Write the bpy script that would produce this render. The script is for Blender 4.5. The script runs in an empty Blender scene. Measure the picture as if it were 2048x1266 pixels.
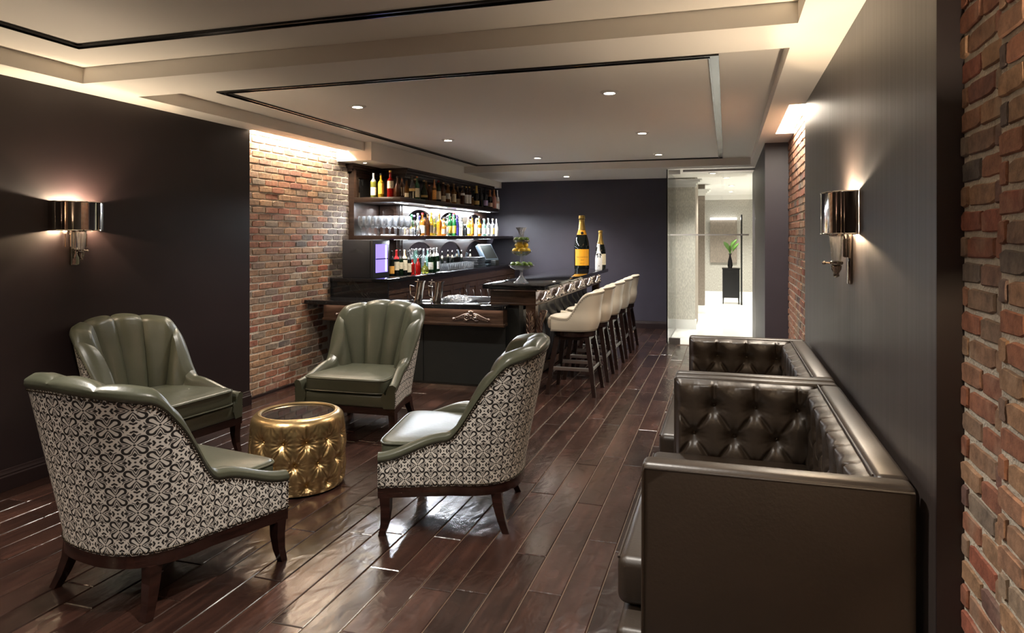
import bpy, bmesh, math, random
from mathutils import Vector, Matrix
random.seed(7)
S = bpy.context.scene
COL = S.collection
PI = math.pi
# ------------------------------------------------------------------ camera
CAMH = 1.55; FPX = 1385.0; YAW = math.atan(429 / FPX); HOR = 474.0
cam = bpy.data.cameras.new('camera'); camo = bpy.data.objects.new('camera', cam); COL.objects.link(camo)
camo.location = (0, 0, CAMH); camo.rotation_euler = (PI / 2, 0, YAW)
cam.sensor_fit = 'HORIZONTAL'; cam.sensor_width = 36.0; cam.lens = FPX / 2048 * 36
cam.shift_y = -(633 - HOR) / 2048; cam.clip_start = 0.02
S.camera = camo
# ------------------------------------------------------------------ view, world
S.view_settings.view_transform = 'Standard'; S.view_settings.look = 'None'
S.view_settings.gamma = 1; S.view_settings.use_curve_mapping = False
S.view_settings.exposure = 1.2
W = bpy.data.worlds.new('world'); S.world = W; W.use_nodes = True
W.node_tree.nodes['Background'].inputs[0].default_value = (1, .85, .7, 1)
W.node_tree.nodes['Background'].inputs[1].default_value = 0.03

# ray helpers: a photograph pixel to a point on a plane of the place
_R = (math.cos(YAW), math.sin(YAW)); _F = (-math.sin(YAW), math.cos(YAW))
def _ray(u, v):
    l = (u - 1024) / FPX
    return (_R[0] * l + _F[0], _R[1] * l + _F[1], -(v - HOR) / FPX)
def onX(u, x): r = _ray(u, 0); return r[1] * x / r[0]
def onY(u, y): r = _ray(u, 0); return r[0] * y / r[1]

# ------------------------------------------------------------------ object helpers
def tag(o, label=None, cat=None, group=None, kind=None):
    if label: o['label'] = label
    if cat: o['category'] = cat
    if group: o['group'] = group
    if kind: o['kind'] = kind
    return o
def empty(name, loc=(0, 0, 0), rz=0.0):
    o = bpy.data.objects.new(name, None); COL.objects.link(o)
    o.location = loc; o.rotation_euler = (0, 0, rz); o.empty_display_size = .1
    return o
def link(name, me, parent=None, loc=(0, 0, 0), rz=0.0):
    o = bpy.data.objects.new(name, me); COL.objects.link(o)
    o.parent = parent; o.location = loc; o.rotation_euler = (0, 0, rz)
    return o
def copy_tree(o, parent=None):
    c = o.copy(); COL.objects.link(c); c.parent = parent
    for ch in list(o.children): copy_tree(ch, c)
    return c

class MB:
    """collects geometry, builds ONE mesh object"""
    def __init__(s): s.v = []; s.f = []; s.uv = {}; s.M = Matrix.Identity(4)
    def at(s, loc=(0, 0, 0), rx=0, ry=0, rz=0, sc=(1, 1, 1)):
        s.M = Matrix.Translation(loc) @ Matrix.Rotation(rz, 4, 'Z') @ Matrix.Rotation(ry, 4, 'Y') @ Matrix.Rotation(rx, 4, 'X') @ Matrix.Diagonal((*sc, 1)); return s
    def add(s, vs, fs):
        b = len(s.v); M = s.M
        s.v += [tuple(M @ Vector(p)) for p in vs]; s.f += [tuple(b + i for i in q) for q in fs]
        return s
    def box(s, x0, x1, y0, y1, z0, z1):
        return s.add([(x0, y0, z0), (x1, y0, z0), (x1, y1, z0), (x0, y1, z0), (x0, y0, z1), (x1, y0, z1), (x1, y1, z1), (x0, y1, z1)],
                     [(3, 2, 1, 0), (4, 5, 6, 7), (0, 1, 5, 4), (1, 2, 6, 5), (2, 3, 7, 6), (3, 0, 4, 7)])
    def rbox(s, x0, x1, y0, y1, z0, z1, r, seg=2):
        bm = bmesh.new(); bmesh.ops.create_cube(bm, size=1)
        for w in bm.verts:
            w.co = ((x0 + x1) / 2 + w.co.x * (x1 - x0), (y0 + y1) / 2 + w.co.y * (y1 - y0), (z0 + z1) / 2 + w.co.z * (z1 - z0))
        r = min(r, .49 * min(x1 - x0, y1 - y0, z1 - z0))
        bmesh.ops.bevel(bm, geom=bm.edges[:], offset=r, segments=seg, profile=.5, affect='EDGES')
        bm.verts.index_update()
        s.add([tuple(w.co) for w in bm.verts], [tuple(w.index for w in q.verts) for q in bm.faces]); bm.free(); return s
    def prism(s, poly, z0, z1):
        n = len(poly)
        vs = [(x, y, z0) for x, y in poly] + [(x, y, z1) for x, y in poly]
        return s.add(vs, [tuple(range(n - 1, -1, -1)), tuple(range(n, 2 * n))] + [(i, (i + 1) % n, n + (i + 1) % n, n + i) for i in range(n)])
    def lathe(s, prof, n=16, a0=0.0, a1=2 * PI, caps=True):
        full = abs(a1 - a0 - 2 * PI) < 1e-6; m = n if full else n + 1
        vs = []; fs = []
        for r, z in prof:
            for k in range(m):
                a = a0 + (a1 - a0) * k / n
                vs.append((r * math.cos(a), r * math.sin(a), z))
        for i in range(len(prof) - 1):
            for k in range(n):
                k2 = (k + 1) % m if full else k + 1
                fs.append((i * m + k, i * m + k2, (i + 1) * m + k2, (i + 1) * m + k))
        if full and caps:
            if prof[0][0] > 1e-5: fs.append(tuple(range(m - 1, -1, -1)))
            if prof[-1][0] > 1e-5: fs.append(tuple(range((len(prof) - 1) * m, len(prof) * m)))
        return s.add(vs, fs)
    def grid(s, fn, nu, nv, closeu=False, uvfn=None):
        mu = nu if closeu else nu + 1
        vs = [fn(i / nu, j / nv) for j in range(nv + 1) for i in range(mu)]
        fs = []
        for j in range(nv):
            for i in range(nu):
                i2 = (i + 1) % mu
                fs.append((j * mu + i, j * mu + i2, (j + 1) * mu + i2, (j + 1) * mu + i))
        b = len(s.v); s.add(vs, fs)
        if uvfn:
            for j in range(nv + 1):
                for i in range(mu): s.uv[b + j * mu + i] = uvfn(i / nu, j / nv)
        return s
    def tube(s, pts, r, n=8, closed=False, caps=True):
        P = [Vector(p) for p in pts]; N = len(P); R = r if isinstance(r, (list, tuple)) else [r] * N
        vs = []; prev = None
        for i in range(N):
            if closed: t = P[(i + 1) % N] - P[i - 1]
            else: t = P[min(i + 1, N - 1)] - P[max(i - 1, 0)]
            t.normalize()
            if prev is None:
                a = Vector((0, 0, 1)) if abs(t.z) < .9 else Vector((1, 0, 0)); x = t.cross(a).normalized()
            else:
                x = (prev - t * prev.dot(t)).normalized()
            prev = x; y = t.cross(x)
            for k in range(n):
                a = 2 * PI * k / n
                vs.append(tuple(P[i] + (x * math.cos(a) + y * math.sin(a)) * R[i]))
        fs = []
        for i in range(N if closed else N - 1):
            j = (i + 1) % N
            for k in range(n): fs.append((i * n + k, i * n + (k + 1) % n, j * n + (k + 1) % n, j * n + k))
        if not closed and caps: fs += [tuple(range(n - 1, -1, -1)), tuple(range((N - 1) * n, N * n))]
        return s.add(vs, fs)
    def ball(s, c, r, nu=10, nv=6, sc=(1, 1, 1)):
        pr = [(math.sin(PI * j / nv), -math.cos(PI * j / nv)) for j in range(nv + 1)]
        M0 = s.M; s.M = M0 @ Matrix.Translation(c) @ Matrix.Diagonal((r * sc[0], r * sc[1], r * sc[2], 1))
        s.lathe([(max(a, 1e-4), b) for a, b in pr], nu, caps=False); s.M = M0; return s
    def leg(s, path, sizes):
        """square-section tapered leg along path (x, y, z) with half sizes"""
        vs = []; fs = []
        for (x, y, z), q in zip(path, sizes): vs += [(x - q, y - q, z), (x + q, y - q, z), (x + q, y + q, z), (x - q, y + q, z)]
        for i in range(len(path) - 1):
            for k in range(4): fs.append((i * 4 + k, i * 4 + (k + 1) % 4, i * 4 + 4 + (k + 1) % 4, i * 4 + 4 + k))
        fs += [(3, 2, 1, 0), tuple(range(4 * len(path) - 4, 4 * len(path)))]
        # keep the winding outward whichever way the path runs
        if path[-1][2] < path[0][2]: fs = [tuple(reversed(q)) for q in fs]
        return s.add(vs, fs)
    def mesh(s, name, mat=None, smooth=40):
        me = bpy.data.meshes.new(name); me.from_pydata(s.v, [], s.f); me.update()
        if mat: me.materials.append(mat)
        if s.uv:
            L = me.uv_layers.new(name='UVMap')
            for lp in me.loops: L.data[lp.index].uv = s.uv.get(lp.vertex_index, (0, 0))
        if smooth:
            me.shade_smooth()
            if smooth < 180: me.set_sharp_from_angle(angle=math.radians(smooth))
        return me
    def build(s, name, mat=None, parent=None, loc=(0, 0, 0), rz=0.0, smooth=40):
        return link(name, s.mesh(name, mat, smooth), parent, loc, rz)

# ------------------------------------------------------------------ materials
def newmat(name):
    m = bpy.data.materials.new(name); m.use_nodes = True
    nt = m.node_tree; return m, nt, nt.nodes['Principled BSDF']
def nd(nt, typ, **kw):
    n = nt.nodes.new(typ)
    for k, v in kw.items():
        if k.startswith('i_'):
            key = k[2:]; key = int(key) if key.isdigit() else key.replace('_', ' ')
            n.inputs[key].default_value = v
        else: setattr(n, k, v)
    return n
def pm(name, col, rough=.5, metal=0., emit=None, es=0., trans=0., ior=1.45, coat=0., bump=0., bscale=60., vary=0., vscale=4., spec=None):
    m, nt, b = newmat(name); L = nt.links
    b.inputs['Base Color'].default_value = (*col, 1); b.inputs['Roughness'].default_value = rough
    b.inputs['Metallic'].default_value = metal; b.inputs['IOR'].default_value = ior
    if trans: b.inputs['Transmission Weight'].default_value = trans
    if coat: b.inputs['Coat Weight'].default_value = coat; b.inputs['Coat Roughness'].default_value = .08
    if spec is not None: b.inputs['Specular IOR Level'].default_value = spec
    if emit: b.inputs['Emission Color'].default_value = (*emit, 1); b.inputs['Emission Strength'].default_value = es
    if bump or vary: tc = nd(nt, 'ShaderNodeTexCoord')
    if bump:
        n = nd(nt, 'ShaderNodeTexNoise', i_Scale=bscale, i_Detail=4.); L.new(tc.outputs['Object'], n.inputs['Vector'])
        bp = nd(nt, 'ShaderNodeBump', i_Strength=bump, i_Distance=.01); L.new(n.outputs['Fac'], bp.inputs['Height']); L.new(bp.outputs[0], b.inputs['Normal'])
    if vary:
        n = nd(nt, 'ShaderNodeTexNoise', i_Scale=vscale, i_Detail=5.); L.new(tc.outputs['Object'], n.inputs['Vector'])
        cr = nd(nt, 'ShaderNodeMapRange', i_3=1 - vary, i_4=1 + vary); L.new(n.outputs['Fac'], cr.inputs[0])
        mx = nd(nt, 'ShaderNodeMix', data_type='RGBA', blend_type='MULTIPLY'); mx.inputs[0].default_value = 1
        mx.inputs[6].default_value = (*col, 1)
        L.new(cr.outputs[0], mx.inputs[7]); L.new(mx.outputs[2], b.inputs['Base Color'])
    return m
def thin_glass(name, tint=(1, 1, 1), ior=1.5, base=.0, haze=.0):
    m, nt, b = newmat(name); nt.nodes.remove(b); L = nt.links
    out = nt.nodes['Material Output']
    t = nd(nt, 'ShaderNodeBsdfTransparent'); t.inputs[0].default_value = (*tint, 1)
    g = nd(nt, 'ShaderNodeBsdfGlossy'); g.inputs['Roughness'].default_value = .02
    f = nd(nt, 'ShaderNodeFresnel', i_IOR=ior); a = nd(nt, 'ShaderNodeMath', operation='ADD'); a.inputs[1].default_value = base
    mx = nd(nt, 'ShaderNodeMixShader')
    L.new(f.outputs[0], a.inputs[0]); L.new(a.outputs[0], mx.inputs[0]); L.new(t.outputs[0], mx.inputs[1]); L.new(g.outputs[0], mx.inputs[2])
    if haze:
        df = nd(nt, 'ShaderNodeBsdfTranslucent'); df.inputs[0].default_value = (.9, .93, .96, 1); d2 = nd(nt, 'ShaderNodeBsdfDiffuse'); d2.inputs[0].default_value = (.9, .93, .96, 1)
        ad = nd(nt, 'ShaderNodeMixShader'); ad.inputs[0].default_value = .5; L.new(df.outputs[0], ad.inputs[1]); L.new(d2.outputs[0], ad.inputs[2])
        m2 = nd(nt, 'ShaderNodeMixShader'); m2.inputs[0].default_value = haze; L.new(mx.outputs[0], m2.inputs[1]); L.new(ad.outputs[0], m2.inputs[2]); L.new(m2.outputs[0], out.inputs[0])
    else: L.new(mx.outputs[0], out.inputs[0])
    return m
def emis(name, col, s):
    return pm(name, (0, 0, 0), .6, emit=col, es=s)

def brick_mat():
    m, nt, b = newmat('brick_clay'); L = nt.links
    oi = nd(nt, 'ShaderNodeObjectInfo'); cr = nd(nt, 'ShaderNodeValToRGB')
    stops = [(0, (.22, .085, .05)), (.18, (.28, .12, .07)), (.36, (.25, .145, .088)), (.52, (.31, .18, .10)), (.68, (.18, .125, .092)), (.8, (.27, .085, .05)), (.92, (.10, .085, .078)), (1, (.31, .22, .145))]
    while len(cr.color_ramp.elements) < len(stops): cr.color_ramp.elements.new(.5)
    for e, (p, c) in zip(cr.color_ramp.elements, stops): e.position = p; e.color = (*c, 1)
    L.new(oi.outputs['Random'], cr.inputs[0])
    ge = nd(nt, 'ShaderNodeNewGeometry')
    n = nd(nt, 'ShaderNodeTexNoise', i_Scale=28., i_Detail=8., i_Roughness=.7); L.new(ge.outputs['Position'], n.inputs['Vector'])
    n2 = nd(nt, 'ShaderNodeTexNoise', i_Scale=7., i_Detail=4.); L.new(ge.outputs['Position'], n2.inputs['Vector'])
    mr = nd(nt, 'ShaderNodeMapRange', i_1=.3, i_2=.7, i_3=.55, i_4=1.5); L.new(n.outputs['Fac'], mr.inputs[0])
    mx = nd(nt, 'ShaderNodeMix', data_type='RGBA', blend_type='MULTIPLY'); mx.inputs[0].default_value = 1
    L.new(cr.outputs[0], mx.inputs[6]); L.new(mr.outputs[0], mx.inputs[7])
    st = nd(nt, 'ShaderNodeMapRange', i_1=.56, i_2=.72, i_3=0., i_4=.45); L.new(n2.outputs['Fac'], st.inputs[0])
    m2 = nd(nt, 'ShaderNodeMix', data_type='RGBA'); m2.inputs[7].default_value = (.34, .27, .20, 1)
    L.new(st.outputs[0], m2.inputs[0]); L.new(mx.outputs[2], m2.inputs[6]); L.new(m2.outputs[2], b.inputs['Base Color'])
    b.inputs['Roughness'].default_value = .8
    bp = nd(nt, 'ShaderNodeBump', i_Strength=.7, i_Distance=.006); L.new(n.outputs['Fac'], bp.inputs['Height']); L.new(bp.outputs[0], b.inputs['Normal'])
    return m
def bpn(nt, ad):
    mp = nd(nt, 'ShaderNodeMapping'); mp.inputs['Scale'].default_value = (9, 5, 1); nt.links.new(ad.outputs[0], mp.inputs[0])
    n = nd(nt, 'ShaderNodeTexNoise', i_Scale=1., i_Detail=2.); nt.links.new(mp.outputs[0], n.inputs['Vector'])
    b = nd(nt, 'ShaderNodeBump', i_Strength=.5, i_Distance=.006); nt.links.new(n.outputs['Fac'], b.inputs['Height']); return b.outputs[0]
def plank_mat():
    m, nt, b = newmat('scraped_plank'); L = nt.links
    oi = nd(nt, 'ShaderNodeObjectInfo'); ge = nd(nt, 'ShaderNodeNewGeometry')
    off = nd(nt, 'ShaderNodeVectorMath', operation='SCALE'); off.inputs[0].default_value = (13, 7, 5); L.new(oi.outputs['Random'], off.inputs['Scale'])
    ad = nd(nt, 'ShaderNodeVectorMath', operation='ADD'); L.new(ge.outputs['Position'], ad.inputs[0]); L.new(off.outputs[0], ad.inputs[1])
    mp = nd(nt, 'ShaderNodeMapping'); mp.inputs['Scale'].default_value = (38, 2.2, 1); L.new(ad.outputs[0], mp.inputs[0])
    n = nd(nt, 'ShaderNodeTexNoise', i_Scale=1., i_Detail=7., i_Roughness=.62); L.new(mp.outputs[0], n.inputs['Vector'])
    mp3 = nd(nt, 'ShaderNodeMapping'); mp3.inputs['Scale'].default_value = (4, 2.4, 1); L.new(ad.outputs[0], mp3.inputs[0])
    n3 = nd(nt, 'ShaderNodeTexNoise', i_Scale=1., i_Detail=3.); L.new(mp3.outputs[0], n3.inputs['Vector'])
    cr = nd(nt, 'ShaderNodeValToRGB'); e = cr.color_ramp.elements
    e[0].position = .28; e[0].color = (.010, .006, .005, 1); e[1].position = .72; e[1].color = (.070, .030, .021, 1)
    k = cr.color_ramp.elements.new(.5); k.color = (.030, .014, .0105, 1)
    mixf = nd(nt, 'ShaderNodeMath', operation='MULTIPLY_ADD'); mixf.inputs[1].default_value = .45; L.new(n3.outputs['Fac'], mixf.inputs[0])
    hf = nd(nt, 'ShaderNodeMath', operation='MULTIPLY'); hf.inputs[1].default_value = .55; L.new(n.outputs['Fac'], hf.inputs[0]); L.new(hf.outputs[0], mixf.inputs[2])
    L.new(mixf.outputs[0], cr.inputs[0])
    hs = nd(nt, 'ShaderNodeHueSaturation'); mv = nd(nt, 'ShaderNodeMapRange', i_3=.6, i_4=1.5); L.new(oi.outputs['Random'], mv.inputs[0]); L.new(mv.outputs[0], hs.inputs['Value']); L.new(cr.outputs[0], hs.inputs['Color'])
    L.new(hs.outputs[0], b.inputs['Base Color'])
    b.inputs['Roughness'].default_value = .27; b.inputs['Coat Weight'].default_value = .35; b.inputs['Coat Roughness'].default_value = .14; L.new(bpn(nt, ad), b.inputs['Coat Normal'])
    rr = nd(nt, 'ShaderNodeMapRange', i_3=.16, i_4=.34); L.new(n3.outputs['Fac'], rr.inputs[0]); L.new(rr.outputs[0], b.inputs['Roughness'])
    # hand-scraped ripples across the board and long hollows
    mp2 = nd(nt, 'ShaderNodeMapping'); mp2.inputs['Scale'].default_value = (11, 7, 1); L.new(ad.outputs[0], mp2.inputs[0])
    n2 = nd(nt, 'ShaderNodeTexNoise', i_Scale=1., i_Detail=2., i_Distortion=.6); L.new(mp2.outputs[0], n2.inputs['Vector'])
    sm = nd(nt, 'ShaderNodeMath', operation='MULTIPLY_ADD'); sm.inputs[1].default_value = .12; L.new(n.outputs['Fac'], sm.inputs[0]); L.new(n2.outputs['Fac'], sm.inputs[2])
    bp = nd(nt, 'ShaderNodeBump', i_Strength=.8, i_Distance=.008); L.new(sm.outputs[0], bp.inputs['Height']); L.new(bp.outputs[0], b.inputs['Normal'])
    return m
def fabric_mat():
    """cream fabric printed with nested black four-petal scrolls, mirrored tile"""
    m, nt, b = newmat('scroll_fabric'); L = nt.links
    uv = nd(nt, 'ShaderNodeUVMap'); sx = nd(nt, 'ShaderNodeSeparateXYZ'); L.new(uv.outputs[0], sx.inputs[0])
    def mth(op, a, c=None, d=None):
        n = nd(nt, 'ShaderNodeMath', operation=op)
        for i, q in enumerate((a, c, d)):
            if q is None: continue
            if isinstance(q, (int, float)): n.inputs[i].default_value = q
            else: L.new(q, n.inputs[i])
        return n.outputs[0]
    def fold(src, per): return mth('MULTIPLY', mth('ABSOLUTE', mth('SUBTRACT', mth('FRACT', mth('MULTIPLY_ADD', src, 1 / per, 10.5)), .5)), 2.)
    x0, y0 = fold(sx.outputs[0], .135), fold(sx.outputs[1], .145)
    over = mth('GREATER_THAN', mth('ADD', x0, y0), 1.)
    def flip(a): return mth('ADD', mth('MULTIPLY', a, mth('MULTIPLY_ADD', over, -2., 1.)), over)       # a or 1 - a
    x1, y1 = flip(x0), flip(y0)
    x, y = mth('MAXIMUM', x1, y1), mth('MINIMUM', x1, y1)              # flower at (0,0), star at (1,0), petal joint at (.5,.5)
    t = mth('MAXIMUM', .0, mth('MINIMUM', .33, mth('MULTIPLY', mth('ADD', x, y), .5)))
    ddx, ddy = mth('SUBTRACT', x, t), mth('SUBTRACT', y, t)
    dist = mth('SQRT', mth('ADD', mth('MULTIPLY', ddx, ddx), mth('MULTIPLY', ddy, ddy)))
    sd = mth('SUBTRACT', dist, mth('MULTIPLY_ADD', mth('MULTIPLY', t, t), .36, .058))      # club-shaped petal
    def band(v, c, w, s_=.012):
        n = nd(nt, 'ShaderNodeMapRange', i_1=w - s_, i_2=w + s_, i_3=1., i_4=0.); L.new(mth('ABSOLUTE', mth('SUBTRACT', v, c)), n.inputs[0]); return n.outputs[0]
    half = mth('MULTIPLY_ADD', mth('MULTIPLY', t, t), .42, .020)                            # outline, heavy at the petal tips
    def below(v, lim, s_=.012):
        n = nd(nt, 'ShaderNodeMapRange', i_1=-s_, i_2=s_, i_3=1., i_4=0.); L.new(mth('SUBTRACT', v, lim), n.inputs[0]); return n.outputs[0]
    dark = below(mth('ABSOLUTE', mth('SUBTRACT', sd, half)), half)
    d2 = mth('SUBTRACT', sd, mth('MULTIPLY', half, 2.))
    dark = mth('MAXIMUM', dark, mth('MULTIPLY', band(d2, .068, .023), below(y, .27)))
    dark = mth('MAXIMUM', dark, band(mth('SQRT', mth('ADD', mth('MULTIPLY', x, x), mth('MULTIPLY', y, y))), 0., .060))
    sx_, sy_ = mth('SUBTRACT', 1., x), y                                                    # star round (1,0)
    rs = mth('SQRT', mth('ADD', mth('MULTIPLY', sx_, sx_), mth('MULTIPLY', sy_, sy_)))
    bat = mth('MULTIPLY', band(mth('MULTIPLY_ADD', mth('COSINE', mth('MULTIPLY', sy_, 30.)), .025, sx_), .235, .058), below(mth('SUBTRACT', mth('MULTIPLY', sy_, 1.35), sx_), -.035))
    spade = below(mth('ADD', mth('MULTIPLY', mth('ABSOLUTE', mth('SUBTRACT', sx_, .43)), 7.), mth('MULTIPLY', sy_, 9.5)), 1., .12)
    dk = mth('MAXIMUM', mth('MAXIMUM', dark, band(rs, 0., .055)), mth('MAXIMUM', bat, spade))
    st = nd(nt, 'ShaderNodeMapRange', i_3=1., i_4=0.); L.new(dk, st.inputs[0])
    mx = nd(nt, 'ShaderNodeMix', data_type='RGBA'); mx.inputs[6].default_value = (.016, .014, .013, 1); mx.inputs[7].default_value = (.68, .64, .585, 1)
    L.new(st.outputs[0], mx.inputs[0]); L.new(mx.outputs[2], b.inputs['Base Color'])
    b.inputs['Roughness'].default_value = .6
    tc = nd(nt, 'ShaderNodeTexCoord'); n = nd(nt, 'ShaderNodeTexNoise', i_Scale=400., i_Detail=2.); L.new(tc.outputs['Object'], n.inputs['Vector'])
    bp = nd(nt, 'ShaderNodeBump', i_Strength=.25, i_Distance=.003); L.new(n.outputs['Fac'], bp.inputs['Height']); L.new(bp.outputs[0], b.inputs['Normal'])
    return m
def granite_mat():
    m, nt, b = newmat('black_granite'); L = nt.links
    tc = nd(nt, 'ShaderNodeTexCoord'); n = nd(nt, 'ShaderNodeTexNoise', i_Scale=2.2, i_Detail=6., i_Distortion=1.5); L.new(tc.outputs['Object'], n.inputs['Vector'])
    ab = nd(nt, 'ShaderNodeMath', operation='SUBTRACT'); ab.inputs[1].default_value = .5; L.new(n.outputs['Fac'], ab.inputs[0])
    a2 = nd(nt, 'ShaderNodeMath', operation='ABSOLUTE'); L.new(ab.outputs[0], a2.inputs[0])
    mr = nd(nt, 'ShaderNodeMapRange', i_1=0., i_2=.006, i_3=1., i_4=0.); L.new(a2.outputs[0], mr.inputs[0])
    mx = nd(nt, 'ShaderNodeMix', data_type='RGBA'); mx.inputs[6].default_value = (.008, .008, .009, 1); mx.inputs[7].default_value = (.028, .027, .026, 1)
    L.new(mr.outputs[0], mx.inputs[0]); L.new(mx.outputs[2], b.inputs['Base Color']); b.inputs['Roughness'].default_value = .07
    return m
def wood_mat(name, c0, c1, rough, sc=(3, 3, 30)):
    m, nt, b = newmat(name); L = nt.links
    tc = nd(nt, 'ShaderNodeTexCoord'); mp = nd(nt, 'ShaderNodeMapping'); mp.inputs['Scale'].default_value = sc; L.new(tc.outputs['Object'], mp.inputs[0])
    n = nd(nt, 'ShaderNodeTexNoise', i_Scale=1.5, i_Detail=5.); L.new(mp.outputs[0], n.inputs['Vector'])
    cr = nd(nt, 'ShaderNodeValToRGB'); e = cr.color_ramp.elements; e[0].position = .3; e[0].color = (*c0, 1); e[1].position = .7; e[1].color = (*c1, 1)
    L.new(n.outputs['Fac'], cr.inputs[0]); L.new(cr.outputs[0], b.inputs['Base Color']); b.inputs['Roughness'].default_value = rough
    return m
def wallpaper_mat(name, c, sc=90):
    m, nt, b = newmat(name); L = nt.links
    ge = nd(nt, 'ShaderNodeNewGeometry'); mp = nd(nt, 'ShaderNodeMapping'); mp.inputs['Scale'].default_value = (sc, sc, sc * .25); L.new(ge.outputs['Position'], mp.inputs[0])
    n = nd(nt, 'ShaderNodeTexNoise', i_Scale=1., i_Detail=3.); L.new(mp.outputs[0], n.inputs['Vector'])
    mr = nd(nt, 'ShaderNodeMapRange', i_1=.3, i_2=.7, i_3=.75, i_4=1.2); L.new(n.outputs['Fac'], mr.inputs[0])
    mx = nd(nt, 'ShaderNodeMix', data_type='RGBA', blend_type='MULTIPLY'); mx.inputs[0].default_value = 1; mx.inputs[6].default_value = (*c, 1)
    L.new(mr.outputs[0], mx.inputs[7]); L.new(mx.outputs[2], b.inputs['Base Color']); b.inputs['Roughness'].default_value = .6
    return m
def lacquer_wall_mat():
    m, nt, b = newmat('brushed_dark_wall'); L = nt.links
    ge = nd(nt, 'ShaderNodeNewGeometry'); mp = nd(nt, 'ShaderNodeMapping'); mp.inputs['Scale'].default_value = (60, 60, .6); L.new(ge.outputs['Position'], mp.inputs[0])
    n = nd(nt, 'ShaderNodeTexNoise', i_Scale=1., i_Detail=3.); L.new(mp.outputs[0], n.inputs['Vector'])
    mr = nd(nt, 'ShaderNodeMapRange', i_3=.34, i_4=.5); L.new(n.outputs['Fac'], mr.inputs[0]); L.new(mr.outputs[0], b.inputs['Roughness'])
    b.inputs['Base Color'].default_value = (.040, .030, .027, 1); b.inputs['Specular IOR Level'].default_value = .9
    bp = nd(nt, 'ShaderNodeBump', i_Strength=.08, i_Distance=.003); L.new(n.outputs['Fac'], bp.inputs['Height']); L.new(bp.outputs[0], b.inputs['Normal'])
    return m
M = dict(
    ceiling=pm('cream_paint', (.82, .78, .71), .7), darkwall=pm('aubergine_paint', (.018, .011, .0115), .42, vary=.15), wall_r=lacquer_wall_mat(),
    backwall=pm('slate_violet_paint', (.040, .034, .046), .45, vary=.15), base=pm('dark_baseboard', (.02, .012, .012), .3),
    slot=pm('slot_black', (.008, .007, .007), .2), mortar=pm('mortar', (.56, .50, .41), .9, bump=.8, bscale=120, vary=.3, vscale=30), brick=brick_mat(), plank=plank_mat(),
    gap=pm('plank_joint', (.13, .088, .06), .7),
    green=pm('olive_leather', (.070, .073, .049), .35, bump=.07, bscale=55, vary=.15, vscale=6, spec=.6),
    fabric=fabric_mat(), mahog=wood_mat('dark_mahogany', (.010, .004, .003), (.030, .011, .008), .22),
    nail=pm('antique_nail', (.10, .085, .07), .3, 1.), gold=pm('gold_leather', (.52, .37, .18), .32, .92, bump=.08, bscale=60), goldbtn=pm('gold_button', (.55, .33, .11), .25, .8),
    smoke=pm('smoked_glass', (.012, .011, .011), .04, spec=.9), brown=pm('espresso_leather', (.031, .021, .014), .42, bump=.07, bscale=80, vary=.2, vscale=5, spec=.8),
    chrome=pm('chrome', (.75, .73, .70), .08, 1.), nickel=pm('polished_nickel', (.62, .58, .52), .06, 1.), steel=pm('brushed_steel', (.5, .5, .51), .28, 1.),
    granite=granite_mat(), barwood=wood_mat('bar_walnut', (.030, .015, .009), (.075, .040, .025), .25, (3, 3, 25)), espresso=wood_mat('espresso_wood', (.013, .007, .005), (.034, .018, .012), .28, (3, 3, 25)), blackpanel=pm('black_panel', (.012, .013, .012), .5),
    bronze=pm('bronze_silver', (.45, .36, .32), .18, 1.), silver=pm('silver_leaf', (.85, .82, .82), .14, 1.),
    cream=pm('cream_leather', (.60, .54, .43), .35, bump=.06, bscale=90), stoolwood=pm('stool_wood', (.014, .006, .005), .25),
    blackleather=pm('black_leather', (.012, .012, .013), .3), mirror=pm('bar_mirror', (.55, .52, .5), .02, 1.), ledw=emis('led_white', (.86, .92, 1), 18), ledbar2=emis('picture_bar', (1, .96, .9), 2.5), ledbar=emis('led_bar', (1, .90, .80), 7), ledwarm=emis('led_warm', (1, .84, .62), 22),
    bulb=emis('bulb_warm', (1, .74, .45), 30), lens=emis('lamp_lens', (1, .88, .7), 40), whitetrim=pm('white_trim', (.7, .68, .64), .5),
    marble=pm('white_marble', (.80, .79, .76), .12, vary=.08, vscale=3), paper_l=wallpaper_mat('pale_wallpaper', (.62, .59, .52)), paper_d=wallpaper_mat('taupe_wallpaper', (.24, .20, .165)),
    paper_b=wallpaper_mat('grey_wallpaper', (.42, .40, .36)), foyerwhite=pm('foyer_white', (.82, .81, .78), .6), blacklac=pm('black_lacquer', (.012, .012, .013), .2),
    pane=thin_glass('partition_glass', (.965, .98, .972), 1.45, .01), clear=thin_glass('clear_glass', (.96, .97, .97), 1.5, .06), crystal=thin_glass('crystal', (.95, .96, .97), 1.6, .14, .075),
    leaf=pm('green_leaf', (.10, .22, .04), .4), lime=pm('lime_peel', (.10, .19, .025), .35, bump=.2, bscale=150, vary=.3, vscale=12), lemon=pm('lemon_peel', (.72, .52, .05), .4, bump=.2, bscale=150, vary=.15, vscale=12),
    ice=pm('ice', (.85, .9, .95), .15, trans=.5), bluelit=emis('cooler_glow', (.30, .22, 1), .75), cooltube=emis('cooler_tube', (.72, .68, 1), 4), screen=pm('dark_screen', (.03, .032, .03), .15), bluegrey=pm('terminal_grey', (.12, .16, .20), .4),
    coolerbody=pm('cooler_black', (.018, .018, .022), .45),
)
def frame_box(mb, x0, x1, y0, y1, z0, z1, w):
    mb.box(x0, x1, y0, y0 + w, z0, z1).box(x0, x1, y1 - w, y1, z0, z1).box(x0, x0 + w, y0 + w, y1 - w, z0, z1).box(x1 - w, x1, y0 + w, y1 - w, z0, z1)
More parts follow.
